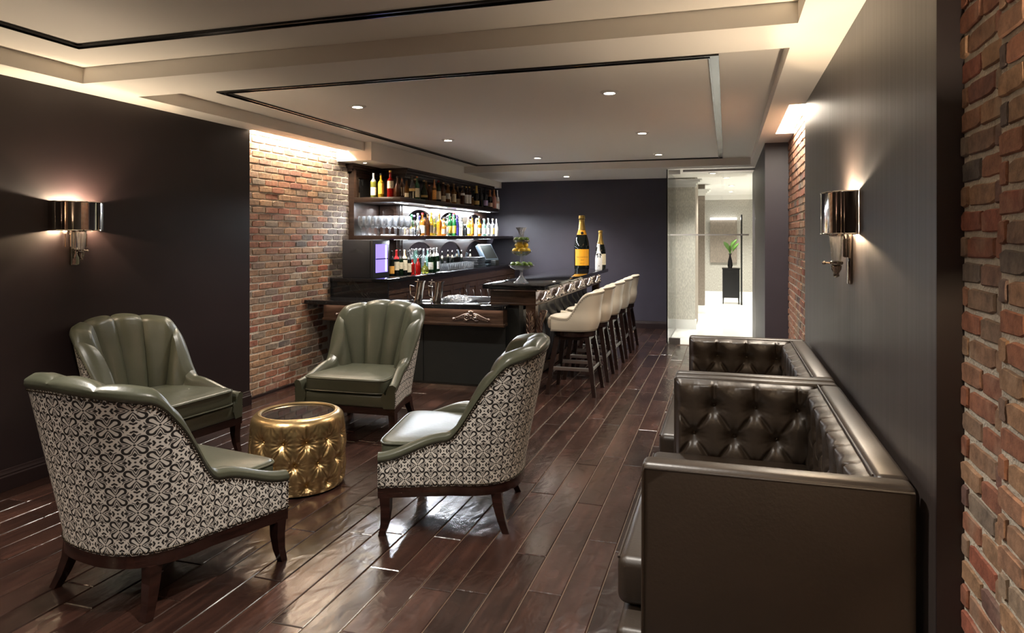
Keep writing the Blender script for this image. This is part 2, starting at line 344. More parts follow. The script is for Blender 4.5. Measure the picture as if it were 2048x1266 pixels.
def struct(name, mb, mat, parent=None, smooth=0):
    o = mb.build(name, mat, parent, smooth=smooth)
    if parent is None: o['kind'] = 'structure'
    return o
def spot(name, loc, e, size, blend=.6, rad=.04, col=(1, .91, .80), parent=None, rot=(0, 0, 0)):
    l = bpy.data.lights.new(name, 'SPOT'); l.energy = e; l.spot_size = math.radians(size); l.spot_blend = blend; l.shadow_soft_size = rad; l.color = col
    o = bpy.data.objects.new(name, l); COL.objects.link(o); o.location = loc; o.rotation_euler = rot; o.parent = parent; return o
def area(name, loc, rot, sx, sy, e, col=(1, .88, .72), parent=None):
    l = bpy.data.lights.new(name, 'AREA'); l.shape = 'RECTANGLE'; l.size = sx; l.size_y = sy; l.energy = e; l.color = col
    o = bpy.data.objects.new(name, l); COL.objects.link(o); o.location = loc; o.rotation_euler = rot; o.parent = parent; return o
def point(name, loc, e, col=(1, .8, .55), rad=.02, parent=None):
    l = bpy.data.lights.new(name, 'POINT'); l.energy = e; l.color = col; l.shadow_soft_size = rad
    o = bpy.data.objects.new(name, l); COL.objects.link(o); o.location = loc; o.parent = parent; return o
# ================================================================== the room
XL, XBL, XR, XBR, XP = -4.22, -4.335, .558, .623, .387     # walls: left paint, left brick, right panel, right brick, right pier
YB, YN = 11.9, -2.6                                         # back wall, wall behind the camera
ZS, ZC = 2.54, 2.64                                         # soffit, coffer
YG = 10.3                                                   # glass front
# ---- floor with its boards
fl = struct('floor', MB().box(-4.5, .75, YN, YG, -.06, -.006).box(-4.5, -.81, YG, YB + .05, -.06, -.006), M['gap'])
PW = .154
def plank_mesh(L, var):
    mb = MB(); g = .0026; w = PW / 2 - g; h = L / 2 - g; e = .0035
    j = [random.uniform(-.0012, .0012) for _ in range(4)]
    vs = [(-w, -h, -.012), (w, -h, -.012), (w, h, -.012), (-w, h, -.012), (-w, -h, -e), (w, -h, -e), (w, h, -e), (-w, h, -e),
          (-w + e, -h + e, j[0]), (w - e, -h + e, j[1]), (w - e, h - e, j[2]), (-w + e, h - e, j[3])]
    fs = [(0, 1, 5, 4), (1, 2, 6, 5), (2, 3, 7, 6), (3, 0, 4, 7), (4, 5, 9, 8), (5, 6, 10, 9), (6, 7, 11, 10), (7, 4, 8, 11), (8, 9, 10, 11)]
    return mb.add(vs, fs)
lens = [.9, 1.05, 1.22, 1.4]
pmesh = [plank_mesh(L, 0).mesh('plank', M['plank'], 25) for L in lens]
cand = []
row = 0; x = -.988 - PW * 21.5
while x < .66:
    y = YN + random.uniform(-.9, 0)
    while y < YB:
        k = random.randrange(4); L = lens[k]
        cy = y + L / 2
        lim = YG if x > -.81 else YB
        if cy - L / 2 > YN - .9 and cy < lim + .1:
            d = max(.3, cy * math.cos(YAW) - x * math.sin(YAW)); lat = abs(x * math.cos(YAW) + cy * math.sin(YAW)) / d
            vis = (d > 2.3) and lat < .8
            cand.append((0 if vis else 1, d, x, cy, k))
        y += L
    x += PW
cand.sort()
for n_, (q, d, x, cy, k) in enumerate(cand[:298]): link('plank', pmesh[k], fl, (x, cy, 0))
rest = MB()
for q, d, x, cy, k in cand[298:]:
    rest.at((x, cy, 0)); t = plank_mesh(lens[k], 0); rest.add(t.v, t.f)
tag(rest.build('further_planks', M['plank'], fl, smooth=25), kind='stuff')
# ---- walls
struct('wall_left', MB().box(XL - .4, XL, YN, 5.41, 0, 2.7), M['darkwall'])
struct('wall_front', MB().box(-4.6, 1.2, YN - .2, YN, 0, 2.7), M['darkwall'])
struct('wall_right', MB().box(XR, XR + .3, 2.19, 5.57, 0, 2.54).box(XR + .02, XR + .3, 2.19, 5.57, 2.54, 2.7), M['wall_r'])
struct('trim_wall_end', MB().box(XR - .002, XBR + .02, 2.180, 2.19, 0, 2.54), M['darkwall'])  # thin dark sheet added: the panel end's shade put into its colour
struct('wall_right_pier', MB().box(XP, XP + .6, 7.758, 11.45, 0, 2.7), M['backwall'])
struct('wall_back', MB().box(-4.6, -.83, YB, YB + .1, 0, 2.7), M['backwall'])
def baseboard(name, pts, nrm):
    """profiled skirting from pts[0] to pts[1] standing out along nrm"""
    (x0, y0), (x1, y1) = pts; nx, ny = nrm; mb = MB()
    prof = [(.0, 0), (.022, 0), (.022, .085), (.016, .093), (.016, .102), (.009, .112), (.007, .125), (0, .128)]
    vs = [(px + nx * a, py + ny * a, z) for px, py in ((x0, y0), (x1, y1)) for a, z in prof]; n = len(prof)
    mb.add(vs, [(i, i + 1, n + i + 1, n + i) for i in range(n - 1)] + [tuple(range(n)), tuple(range(2 * n - 1, n - 1, -1))])
    return struct(name, mb, M['base'], smooth=30)
baseboard('baseboard_left', ((XL, YN), (XL, 5.41)), (1, 0))
baseboard('baseboard_back', ((-4.3, YB), (-.83, YB)), (0, -1))
baseboard('baseboard_right', ((XR, 2.19), (XR, 5.57)), (-1, 0))
# ---- brick walls
def brick_variants():
    out = []
    for q in range(6):
        for half in (0, 1):
            L = (.0925 if half else .1905) / 2; H = .0545 / 2; n = 14; pts = []
            for s_ in range(n):
                # around a rectangle with chipped edges
                t = s_ / n * 4; k = int(t); f = t - k
                a = [(-1 + 2 * f, -1), (1, -1 + 2 * f), (1 - 2 * f, 1), (-1, 1 - 2 * f)][k]
                pts.append((a[0] * L + random.uniform(-.0025, .0025), a[1] * H + random.uniform(-.0025, .0022)))
            mb = MB(); m_ = len(pts)
            vs = [(0, p, z) for p, z in pts] + [(.010, p, z) for p, z in pts] + [(.0145 + random.uniform(-.001, .001), p * .955, z * .88) for p, z in pts]
            fs = [(i, (i + 1) % m_, m_ + (i + 1) % m_, m_ + i) for i in range(m_)] + [(m_ + i, m_ + (i + 1) % m_, 2 * m_ + (i + 1) % m_, 2 * m_ + i) for i in range(m_)] + [tuple(range(2 * m_, 3 * m_))]
            out.append(mb.add(vs, fs).mesh('brick', M['brick'], 35))
    return out
BV = brick_variants()
def brick_wall(name, x, sgn, y0, y1, z0, z1, cap=298, key=None):
    w = struct(name, MB().box(min(x, x - sgn * .12), max(x, x - sgn * .12), y0, y1, 0, 2.7), M['mortar'])
    P, Hc = .203, .0677; jobs = []
    c = 0; z = z0 + Hc / 2
    while z + Hc / 2 < z1 + .01:
        y = math.floor(y0 / P) * P - P + (P / 2 if c % 2 else 0) + random.uniform(-.006, .006)
        while y < y1 + P:
            a, b_ = max(y0 + .002, y - .0968), min(y1 - .002, y + .0968)
            if b_ - a > .03: jobs.append(((a + b_) / 2, z, (b_ - a) / .1936))
            y += P
        c += 1; z += Hc
    if key: jobs = [j for j in jobs if key(*j)]
    jobs.sort(key=lambda j: j[0])
    rest = MB()
    for i, (y, z, sc) in enumerate(jobs):
        hf = 0
        me = BV[random.randrange(6) * 2 + hf]; out = random.uniform(-.003, .003)
        if i < cap: b_ = link('brick', me, w, (x + sgn * (out - .0075), y, z), 0 if sgn > 0 else PI); b_.scale = (1, sc, 1)
        else:
            rest.at((x + sgn * (out - .0075), y, z), rz=0 if sgn > 0 else PI, sc=(1, sc, 1))
            rest.add([tuple(v.co) for v in me.vertices], [tuple(p.vertices) for p in me.polygons])
    if rest.f: tag(rest.build('further_bricks', M['brick'], w, smooth=35), kind='stuff')
    return w
brick_wall('wall_left_brick', XBL, 1, 5.415, 7.40, .02, 2.66, key=lambda y, z, h: y < 6.85 or z > .86)
struct('wall_left_bar', MB().box(XBL - .12, XBL, 7.40, YB, 0, 2.7), M['darkwall'])
struct('trim_brick_foot', MB().box(XBL, XBL + .02, 5.41, 6.62, 0, .022), M['base'])
brick_wall('wall_right_brick', XBR, -1, 5.575, 7.755, .0, 2.7)
brick_wall('wall_right_brick_front', XBR, -1, 1.875, 2.185, .0, 2.7)
brick_wall('wall_right_brick_corner', XBR - .012, -1, .9, 1.874, -.03, 2.7)
struct('wall_right_rear', MB().box(XBR - .02, XBR + .2, YN, .9, 0, 2.7), M['darkwall'])
# ---- ceiling: soffit ring, beam and two coffers
c = MB()
c.box(-4.6, 1.0, YN, YB + .1, ZC, ZC + .1)                       # coffer panel
c.box(-4.6, -3.97, YN, 5.41, ZS, ZC)                             # left soffit
c.box(-4.18, -3.97, 5.41, 7.095, ZS, ZC)                         # left soffit beside the brick slot
c.box(-3.97, .316, 3.45, 3.89, ZS, ZC)                           # beam
c.box(-3.97, .316, YN, -.9, ZS, ZC)
c.box(.316, .9, YN, 5.57, ZS, ZC)
c.box(.316, .45, 5.57, 7.1, ZS, ZC).box(.316, .9, 7.1, 11.5, ZS, ZC)
c.box(-4.6, -3.884, 7.095, YB, 2.43, ZC)                         # bulkhead over the bar
c.box(-3.884, .316, 10.03, YB, ZS, ZC)
struct('ceiling', c, M['ceiling'])
def slot_frame(name, x0, x1, y0, y1):
    mb = MB(); w = .055
    frame_box(mb, x0, x1, y0, y1, ZC - .004, ZC + .001, w)
    frame_box(mb, x0 - .006, x1 + .006, y0 - .006, y1 + .006, ZC - .012, ZC, .009)
    frame_box(mb, x0 + w - .01, x1 - w + .01, y0 + w - .01, y1 - w + .01, ZC - .012, ZC, .009)
    return struct(name, mb, M['slot'])
slot_frame('trim_1', -3.64, -.05, 4.30, 9.92)
slot_frame('trim_2', -3.55, -.1, -.5, 3.06)
# light strips in the two slots above the brick
o = tag(MB().box(XBL + .03, XBL + .06, 5.5, 7.05, ZC - .03, ZC - .012).build('cove_light', M['ledwarm']), 'warm light strip in the ceiling slot above the left brick wall', 'light strip')
area('cove_glow', (XBL + .085, 6.28, ZC - .02), (0, 0, 0), .1, 1.5, 26, (1, .88, .70), o)
o = tag(MB().box(XBR - .06, XBR - .03, 5.65, 7.05, ZC - .03, ZC - .012).build('cove_light', M['ledwarm']), 'warm light strip in the ceiling slot above the right brick wall', 'light strip')
area('cove_glow', (XBR - .085, 6.33, ZC - .02), (0, 0, 0), .1, 1.3, 30, (1, .90, .76), o)
# ---- recessed downlights
DL = [(-2.933, 5.124, ZC), (-2.98, 7.2, ZC), (-2.475, 9.173, ZC), (-.84, 5.189, ZC), (-.84, 7.30, ZC), (-.85, 9.256, ZC), (-2.48, 10.997, ZS),
      (-2.93, 2.2, ZC), (-.84, 2.2, ZC), (-2.93, .3, ZC), (-.84, .3, ZC)]  # this row: unseen lamps, added to raise the brightness
ring = MB().lathe([(.040, -.001), (.042, -.012), (.062, -.010), (.072, -.002), (.072, 0)], 28, caps=False).mesh('trim_ring', M['whitetrim'], 40)
lensm = MB().lathe([(.0001, -.003), (.040, -.003)], 24, caps=False).mesh('lens', M['lens'], 0)
near = ['above the green armchairs, over the left brick wall end', 'above the low bar counter', 'above the high bar middle', 'above the aisle beside the tufted sofas', 'above the first bar stools', 'before the glass doorway', 'in the far soffit by the back wall']
near[0] = 'nearest the ceiling beam, over the green armchairs'
for i, (x, y, z) in enumerate(DL):
    t = empty('downlight', (x, y, z)); lab = 'round recessed downlight ' + near[i] if i < 7 else 'round recessed downlight in the coffer behind the ceiling beam'
    tag(t, lab, 'downlight', 'recessed ceiling downlights'); link('trim_ring', ring, t); link('lens', lensm, t)
    spot('downlight_beam', (0, 0, -.02), 80 if i < 7 else 95, 110, .75, .035, (1, .93, .84), t)
# ---- glass front and side light of the doorway
GZ = 2.52
d = tag(empty('door_1', (0, YG, 0)), kind='structure')
MB().box(-.80, .385, -.006, .006, .09, GZ - .06).build('pane', M['pane'], d)
MB().box(-.80, -.64, -.014, .014, .0, .085).build('patch_fitting', M['steel'], d)
MB().box(-.80, -.64, -.014, .014, GZ - .06, GZ).build('patch_fitting', M['steel'], d)
MB().box(-.60, .385, -.012, .012, GZ - .03, GZ).build('top_rail', M['steel'], d)
MB().box(-.78, .30, -.012, -.007, 1.572, 1.592).build('frosted_stripe', M['foyerwhite'], d)
w = tag(empty('window_1', (-.815, 0, 0)), kind='structure')
MB().box(-.006, .006, 10.16, 11.88, .03, GZ).build('pane', M['pane'], w)
MB().box(-.012, .012, 10.15, 11.88, 0, .03).build('floor_rail', M['steel'], w)
MB().box(-.008, .008, 10.15, 10.16, .03, GZ).build('edge_strip', M['slot'], w)
MB().box(-.0075, -.0055, 10.2, 11.88, 1.572, 1.592).build('frosted_stripe', M['foyerwhite'], w)
# ---- foyer behind the glass
struct('floor_foyer', MB().box(-.81, 2.2, YG, YB + .1, -.06, 0).box(-3, 2.2, YB + .1, 18.6, -.06, 0), M['marble'])
struct('ceiling_foyer', MB().box(-3, 2.2, YB + .1, 18.6, 2.62, 2.7).box(.95, 2.2, 11.45, YB + .1, 2.62, 2.7), M['foyerwhite'])
def crown(mb, x0, x1, y0, y1, z):
    for k, (a, b_) in enumerate(((.02, .05), (.05, .03), (.085, .03), (.11, .02))):
        zz = z - .11 + sum((.05, .03, .03, .02)[:k]); mb.box(x0 - a, x1 + a, y0 - a, y1 + a, zz, zz + b_)
def pillar(name, x0, x1, y0, y1, mat):
    struct(name, MB().box(x0, x1, y0, y1, 0, 2.62), mat)
    t = MB(); crown(t, x0, x1, y0, y1, 2.50); struct('trim_' + name[5:] + '_crown', t, M['foyerwhite'])
    struct('baseboard_' + name[5:], MB().box(x0 - .02, x1 + .02, y0 - .02, y1 + .02, 0, .16), M['foyerwhite'])
pillar('wall_foyer_pillar', -1.3, -.505, 12.02, 12.10, M['paper_l'])
struct('wall_foyer_return', MB().box(-1.3, -.503, 12.103, 13.3, 0, 2.62), M['paper_d'])
pillar('wall_foyer_left', -1.2, -.42, 14.6, 14.75, M['paper_d'])
struct('wall_foyer_back', MB().box(-3, 2.2, 18.5, 18.6, 0, 2.62), M['paper_b'])
struct('wall_foyer_side', MB().box(2.1, 2.2, 11.4, 18.6, 0, 2.62), M['paper_l'])
struct('wall_foyer_pier', MB().box(.95, 2.2, 11.35, 11.45, 0, 2.7), M['paper_l'])
struct('baseboard_foyer_back', MB().box(-3, 2.1, 18.47, 18.5, 0, .16), M['foyerwhite'])
struct('trim_foyer_back', MB().box(-3, 2.1, 18.42, 18.5, 2.50, 2.62), M['foyerwhite'])
p = empty('wall_panel', (-.05, 18.44, 0)); tag(p, 'taupe wall panel with a light bar along its top, on the far foyer wall', 'wall panel')
MB().box(-.35, .30, 0, .05, .9, 1.98).build('panel', M['paper_d'], p); MB().box(-.35, .30, -.05, .0, 1.99, 2.04).build('light_bar', M['ledbar2'], p)
for i, (x, y) in enumerate(((-.2, 11.1), (.0, 13.0), (.9, 13.0), (.1, 15.0), (.9, 15.0), (.1, 17.0), (1.2, 17.0), (-.9, 17.0))):
    t = empty('downlight', (x, y, ZS if i == 0 else 2.62)); tag(t, 'round recessed downlight in the white foyer ceiling behind the glass' if i else 'round recessed downlight just inside the glass doorway', 'downlight', 'foyer ceiling downlights')
    link('trim_ring', ring, t); link('lens', lensm, t); spot('downlight_beam', (0, 0, -.02), 130 if i else 110, 120, .8, .05, (1, .95, .86), t)
# ================================================================== armchairs
def polyline(pts):
    d = [0]
    for a, b in zip(pts, pts[1:]): d.append(d[-1] + math.dist(a, b))
    return d
def make_u_plan(wf, wb, yf, ym, yb, ex=2.3, n=60):
    """U-shaped plan from the left front (-wf, yf) round the back (0, yb) to the right front"""
    half = []
    for i in range(14): t = i / 14; half.append((-(wf + (wb - wf) * t), yf + (ym - yf) * t))
    for i in range(n + 1):
        a = PI / 2 * i / n
        half.append((-wb * math.cos(a) ** (2 / ex), ym + (yb - ym) * math.sin(a) ** (2 / ex)))
    full = half + [(-x, y) for x, y in reversed(half[:-1])]
    d = polyline(full); T = d[-1]
    def at(s):
        L = max(0, min(1, s)) * T; lo, hi = 0, len(d) - 1
        while hi - lo > 1:
            m_ = (lo + hi) // 2
            if d[m_] <= L: lo = m_
            else: hi = m_
        f = (L - d[lo]) / max(1e-9, d[hi] - d[lo]); a, b = full[lo], full[hi]
        return (a[0] + (b[0] - a[0]) * f, a[1] + (b[1] - a[1]) * f)
    def nrm(s):
        a, b = at(s - .012), at(s + .012); tx, ty = b[0] - a[0], b[1] - a[1]; l = math.hypot(tx, ty)
        return (-ty / l, tx / l)          # outward
    return at, nrm, T
def sstep(a, b, x):
    t = max(0, min(1, (x - a) / (b - a))); return t * t * (3 - 2 * t)
PA, NA, TA = make_u_plan(.425, .345, -.335, .04, .385, 2.5)
ZB = .248
def arm_h(s):
    q = abs(s - .5) * 2                     # 0 at the middle of the back, 1 at the arm front
    top = .972 - .075 * min(1, q / .40) ** 2
    low = .418 + .10 * (1 - sstep(.62, 1.0, q)) 
    return low + (top - low) * (1 - sstep(.33, .635, q) ** .9)
def lean(s, z):
    q = abs(s - .5) * 2
    return (.135 * (1 - sstep(.25, .8, q)) + .02) * max(0, z - ZB) ** 1.15 / .75
def shell_pt(s, z, off=0.0):
    x, y = PA(s); nx, ny = NA(s); o = lean(s, z) + off
    return (x + nx * o, y + ny * o, z)
def build_armchair():
    r = empty('armchair')
    # patterned outer shell
    fab = MB()
    fab.grid(lambda u, v: shell_pt(u, ZB + v * (arm_h(u) - .034 - ZB), .004 * math.sin(PI * v)), 96, 14, uvfn=lambda u, v: ((u - .5) * TA, ZB + v * (arm_h(u) - .034 - ZB)))
    f = fab.build('fabric_shell', M['fabric'], r, smooth=180); f['label'] = 'cream fabric with black scroll print'
    # leather lining: two arm pads and six fanned channels
    def lining(name, s0, s1, nseg, puff, parent, edge=1.0):
        mb = MB()
        def th(s): q = abs(s - .5) * 2; return .060 + .028 * (1 - sstep(.5, .8, q))
        def prof(s, v, b):
            h = arm_h(s); t = th(s)
            zl = .30
            P = [(.002, h - .036), (.010, h - .022), (.006, h - .004), (-.018, h + .010), (-.045, h + .006), (-t, h - .018), (-t - .012, h - .07), (-t - .030, h - (h - zl) * .38), (-t - .045, h - (h - zl) * .7), (-t - .045, zl)]
            k = v * (len(P) - 1); i = min(int(k), len(P) - 2); f_ = k - i
            o = P[i][0] + (P[i + 1][0] - P[i][0]) * f_; z = P[i][1] + (P[i + 1][1] - P[i][1]) * f_
            g = b * sstep(.05, .4, v)
            return o - g * .9 * (1 if v > .45 else v / .45), z + (g * .5 if v < .6 else g * .5 * (1 - v) / .4)
        def fn(u, v):
            s = s0 + (s1 - s0) * u; b = puff * (max(0, 1 - abs(2 * u - 1) ** 2.4)) ** .7
            o, z = prof(s, v, b); return shell_pt(s, z, o)
        mb.grid(fn, nseg, 27)
        for e, uu in ((0, 0.), (1, 1.)):        # close the open ends of the arms
            if (e == 0 and s0 == 0) or (e == 1 and s1 == 1):
                ring_ = [fn(uu, j / 27) for j in range(28)]; ring_.append(shell_pt(s0 if e == 0 else s1, .248, .002)); ring_.insert(len(ring_) - 1, shell_pt(s0 if e == 0 else s1, .248, -.085))
                mb.add(ring_, [tuple(range(len(ring_))) if e == 0 else tuple(range(len(ring_) - 1, -1, -1))])
        return mb.build(name, M['green'], parent, smooth=50)
    A = .215
    lining('arm_pad', 0, A, 22, .004, r); lining('arm_pad', 1 - A, 1, 22, .004, r)
    edges = [A, .305, .405, .5, .595, .695, 1 - A]
    for a, b in zip(edges, edges[1:]): lining('back_channel', a, b, 14, .034, r)
    # front band, seat cushion with piping
    MB().rbox(-.37, .37, -.347, -.26, .25, .345, .016).build('front_band', M['green'], r, smooth=60)
    def cush(u, v):
        a = 2 * PI * u; ex = 9.0
        cx, sy = math.cos(a), math.sin(a)
        rx = (abs(cx) ** (2 / ex)) * (1 if cx > 0 else -1); ry = (abs(sy) ** (2 / ex)) * (1 if sy > 0 else -1)
        k = [(0.0001, .352), (.9, .350), (.985, .354), (1.0, .366), (1.0, .45), (.985, .463), (.8, .474), (.45, .484), (.0001, .487)]
        t = v * (len(k) - 1); i = min(int(t), len(k) - 2); f_ = t - i
        q = k[i][0] + (k[i + 1][0] - k[i][0]) * f_; z = k[i][1] + (k[i + 1][1] - k[i][1]) * f_
        w = .352 - .05 * (ry * q + 1) / 2
        return (rx * q * w, -.05 + ry * q * .312, z)
    cu = MB().grid(cush, 64, 32, closeu=True).build('seat_cushion', M['green'], r, smooth=60)
    for zz in (.455, .361):
        MB().tube([(lambda p: (p[0] * 1.006, -.05 + (p[1] + .05) * 1.006, zz))(cush(i / 64, .5)) for i in range(64)], .0052, 6, closed=True).build('piping', M['green'], cu)
    # wooden rail and legs
    rail = [PA(i / 60) for i in range(61)]
    mb = MB(); mb.prism([(x * 1.0, y) for x, y in reversed(rail)], .196, .249); mb.build('seat_rail', M['mahog'], r, smooth=40)
    for sx in (-1, 1):
        MB().leg([(sx * .395, -.300, .20), (sx * .396, -.297, .13), (sx * .40, -.302, .06), (sx * .405, -.318, 0)], [.027, .024, .02, .0165]).build('leg', M['mahog'], r, smooth=0)
        MB().leg([(sx * .265, .265, .20), (sx * .272, .275, .13), (sx * .288, .295, .06), (sx * .305, .32, 0)], [.028, .025, .021, .018]).build('leg', M['mahog'], r, smooth=0)
    # brass nails along the seams of the printed cover
    nl = MB(); n = int(TA / .0175)
    def nail(p): nl.at(p); nl.add([(0.0062 * math.cos(k * PI / 3), .0062 * math.sin(k * PI / 3), -.001) for k in range(6)] + [(0, 0, .0045)], []) 
    def put(s, z, off):
        x, y, zz = shell_pt(s, z, off); nx, ny = NA(s)
        M0 = Matrix.Translation((x, y, zz)) @ Vector((0, 0, 1)).rotation_difference(Vector((nx, ny, 0))).to_matrix().to_4x4()
        nl.M = M0; m_ = 7
        nl.add([(.0062 * math.cos(k * 2 * PI / m_), .0062 * math.sin(k * 2 * PI / m_), -.001) for k in range(m_)] + [(.0038 * math.cos(k * 2 * PI / m_), .0038 * math.sin(k * 2 * PI / m_), .0036) for k in range(m_)] + [(0, 0, .0046)],
               [(k, (k + 1) % m_, m_ + (k + 1) % m_, m_ + k) for k in range(m_)] + [(m_ + k, m_ + (k + 1) % m_, 2 * m_) for k in range(m_)])
    s = 0.0
    while s <= 1.0001:
        put(s, arm_h(s) - .043, .003); put(s, ZB + .010, .003)
        dh = abs(arm_h(min(1, s + .004)) - arm_h(s)) / (.004 * TA)
        s += .0165 / TA / math.sqrt(1 + dh * dh)
    for e in (0.004, .996):
        z = ZB + .026
        while z < arm_h(e) - .05: put(e, z, .003); z += .0165
    tag(nl.build('nailhead_trim', M['nail'], r, smooth=60), kind='stuff')
    return r
chair0 = build_armchair()
def face(dx, dy): return math.atan2(dx, -dy)           # local -y looks along (dx, dy)
spots = [((-2.488, 2.60), (.162, .987), 'olive leather armchair with scroll-print outside, its printed back nearest the gold table side opposite the bar'),
         ((-3.74, 3.84), (.995, -.10), 'olive leather armchair standing against the dark left wall'),
         ((-2.83, 5.055), (.03, -1), 'olive leather armchair with its back to the low bar counter'),
         ((-1.475, 3.70), (-.983, -.184), 'olive leather armchair with scroll-print side, between the gold table and the sofas')]
spots[0] = (spots[0][0], spots[0][1], 'olive leather armchair facing the low bar, its scroll-print back turned away from it')
for i, ((x, y), (dx, dy), lab) in enumerate(spots):
    o = chair0 if i == 0 else copy_tree(chair0)
    o.location = (x, y, 0); o.rotation_euler = (0, 0, face(dx, dy)); tag(o, lab, 'armchair', 'four armchairs round the gold table')

# ================================================================== tufting
def tuft(u, v, pu, pv, depth, crease=.4, bw=.16, fold=0.0, vert=None):
    """height over a diamond-tufted field: buttons at (i*pu, j*pv) with every other row shifted half"""
    a = u / pu + v / (2 * pv); b = u / pu - v / (2 * pv)
    da = abs(a - round(a)); db = abs(b - round(b))
    w = .065
    cr = max(math.exp(-(da / w) ** 2), math.exp(-(db / w) ** 2))
    if vert is not None and v > vert: q_ = u / pu - .5 * (round(vert / pv) % 2); cr = math.exp(-((q_ - round(q_)) / .05) ** 2)
    # nearest button
    ia, ib = round(a), round(b); best = 9
    for p in (ia - 1, ia, ia + 1):
        for q in (ib - 1, ib, ib + 1):
            bu = (p + q) / 2 * pu; bv = (p - q) * pv; dd = math.hypot(u - bu, v - bv)
            if dd < best: best = dd; ang = math.atan2(v - bv, u - bu)
    g = math.exp(-(best / (bw * pu * 1.6)) ** 1.5)
    h = 1 - max(crease * cr, g)
    f = fold * math.cos(ang * 14) * math.exp(-((best - .03) / .035) ** 2) if fold else 0
    return depth * h + f
# ================================================================== gold drum table
def build_drum():
    r = empty('drum_table', (-2.575, 3.765, 0)); RB = .292; H = .455; NB = 12
    pu = 2 * PI * RB / NB; pv = .130
    def rad(z):
        t = z / H; return RB * (.955 + .065 * math.sin(PI * min(1, t * .95 + .08)))
    def fn(u, v):
        a = 2 * PI * u; z = .012 + v * (H - .012)
        fade = sstep(0, .05, z) * (1 - sstep(H - .085, H - .02, z))
        d = tuft(u * 2 * PI * RB, z - .19, pu, pv, .042, .34, .13, .0036, pv) - .042
        rr = rad(z) + d * fade
        if z > H - .05: t = (z - (H - .05)) / .05; rr -= .040 * (1 - math.sqrt(max(0, 1 - t * t)))
        if z < .03: rr -= .014 * (1 - z / .03)
        return (rr * math.cos(a), rr * math.sin(a), z)
    body = MB().grid(fn, 300, 84, closeu=True).build('tufted_body', M['gold'], r, smooth=180)
    rr = rad(H) - .040
    MB().lathe([(rr + .004, H - .004), (rr, H + .003), (rr - .012, H + .004), (rr - .020, H - .004), (rr - .020, H - .012)], 72, caps=False).build('rim', M['gold'], r)
    MB().lathe([(.0001, H - .008), (rr - .018, H - .008)], 64, caps=False).build('smoked_glass_top', M['smoke'], r, smooth=0)
    MB().lathe([(.25, 0), (.25, .014)], 48).build('base_plate', M['blackpanel'], r)
    bm_ = MB().ball((0, 0, 0), .0085, 10, 6).mesh('button', M['goldbtn'], 180)
    for j, z in ((1, .32), (0, .19), (-1, .06)):
        for i in range(NB):
            a = 2 * PI * (i + (.5 if j else 0)) / NB
            q = rad(z) - .038
            link('button', bm_, r, (q * math.cos(a), q * math.sin(a), z))
    tag(r, 'round gold button-tufted drum table with smoked glass top', 'table'); return r
build_drum()
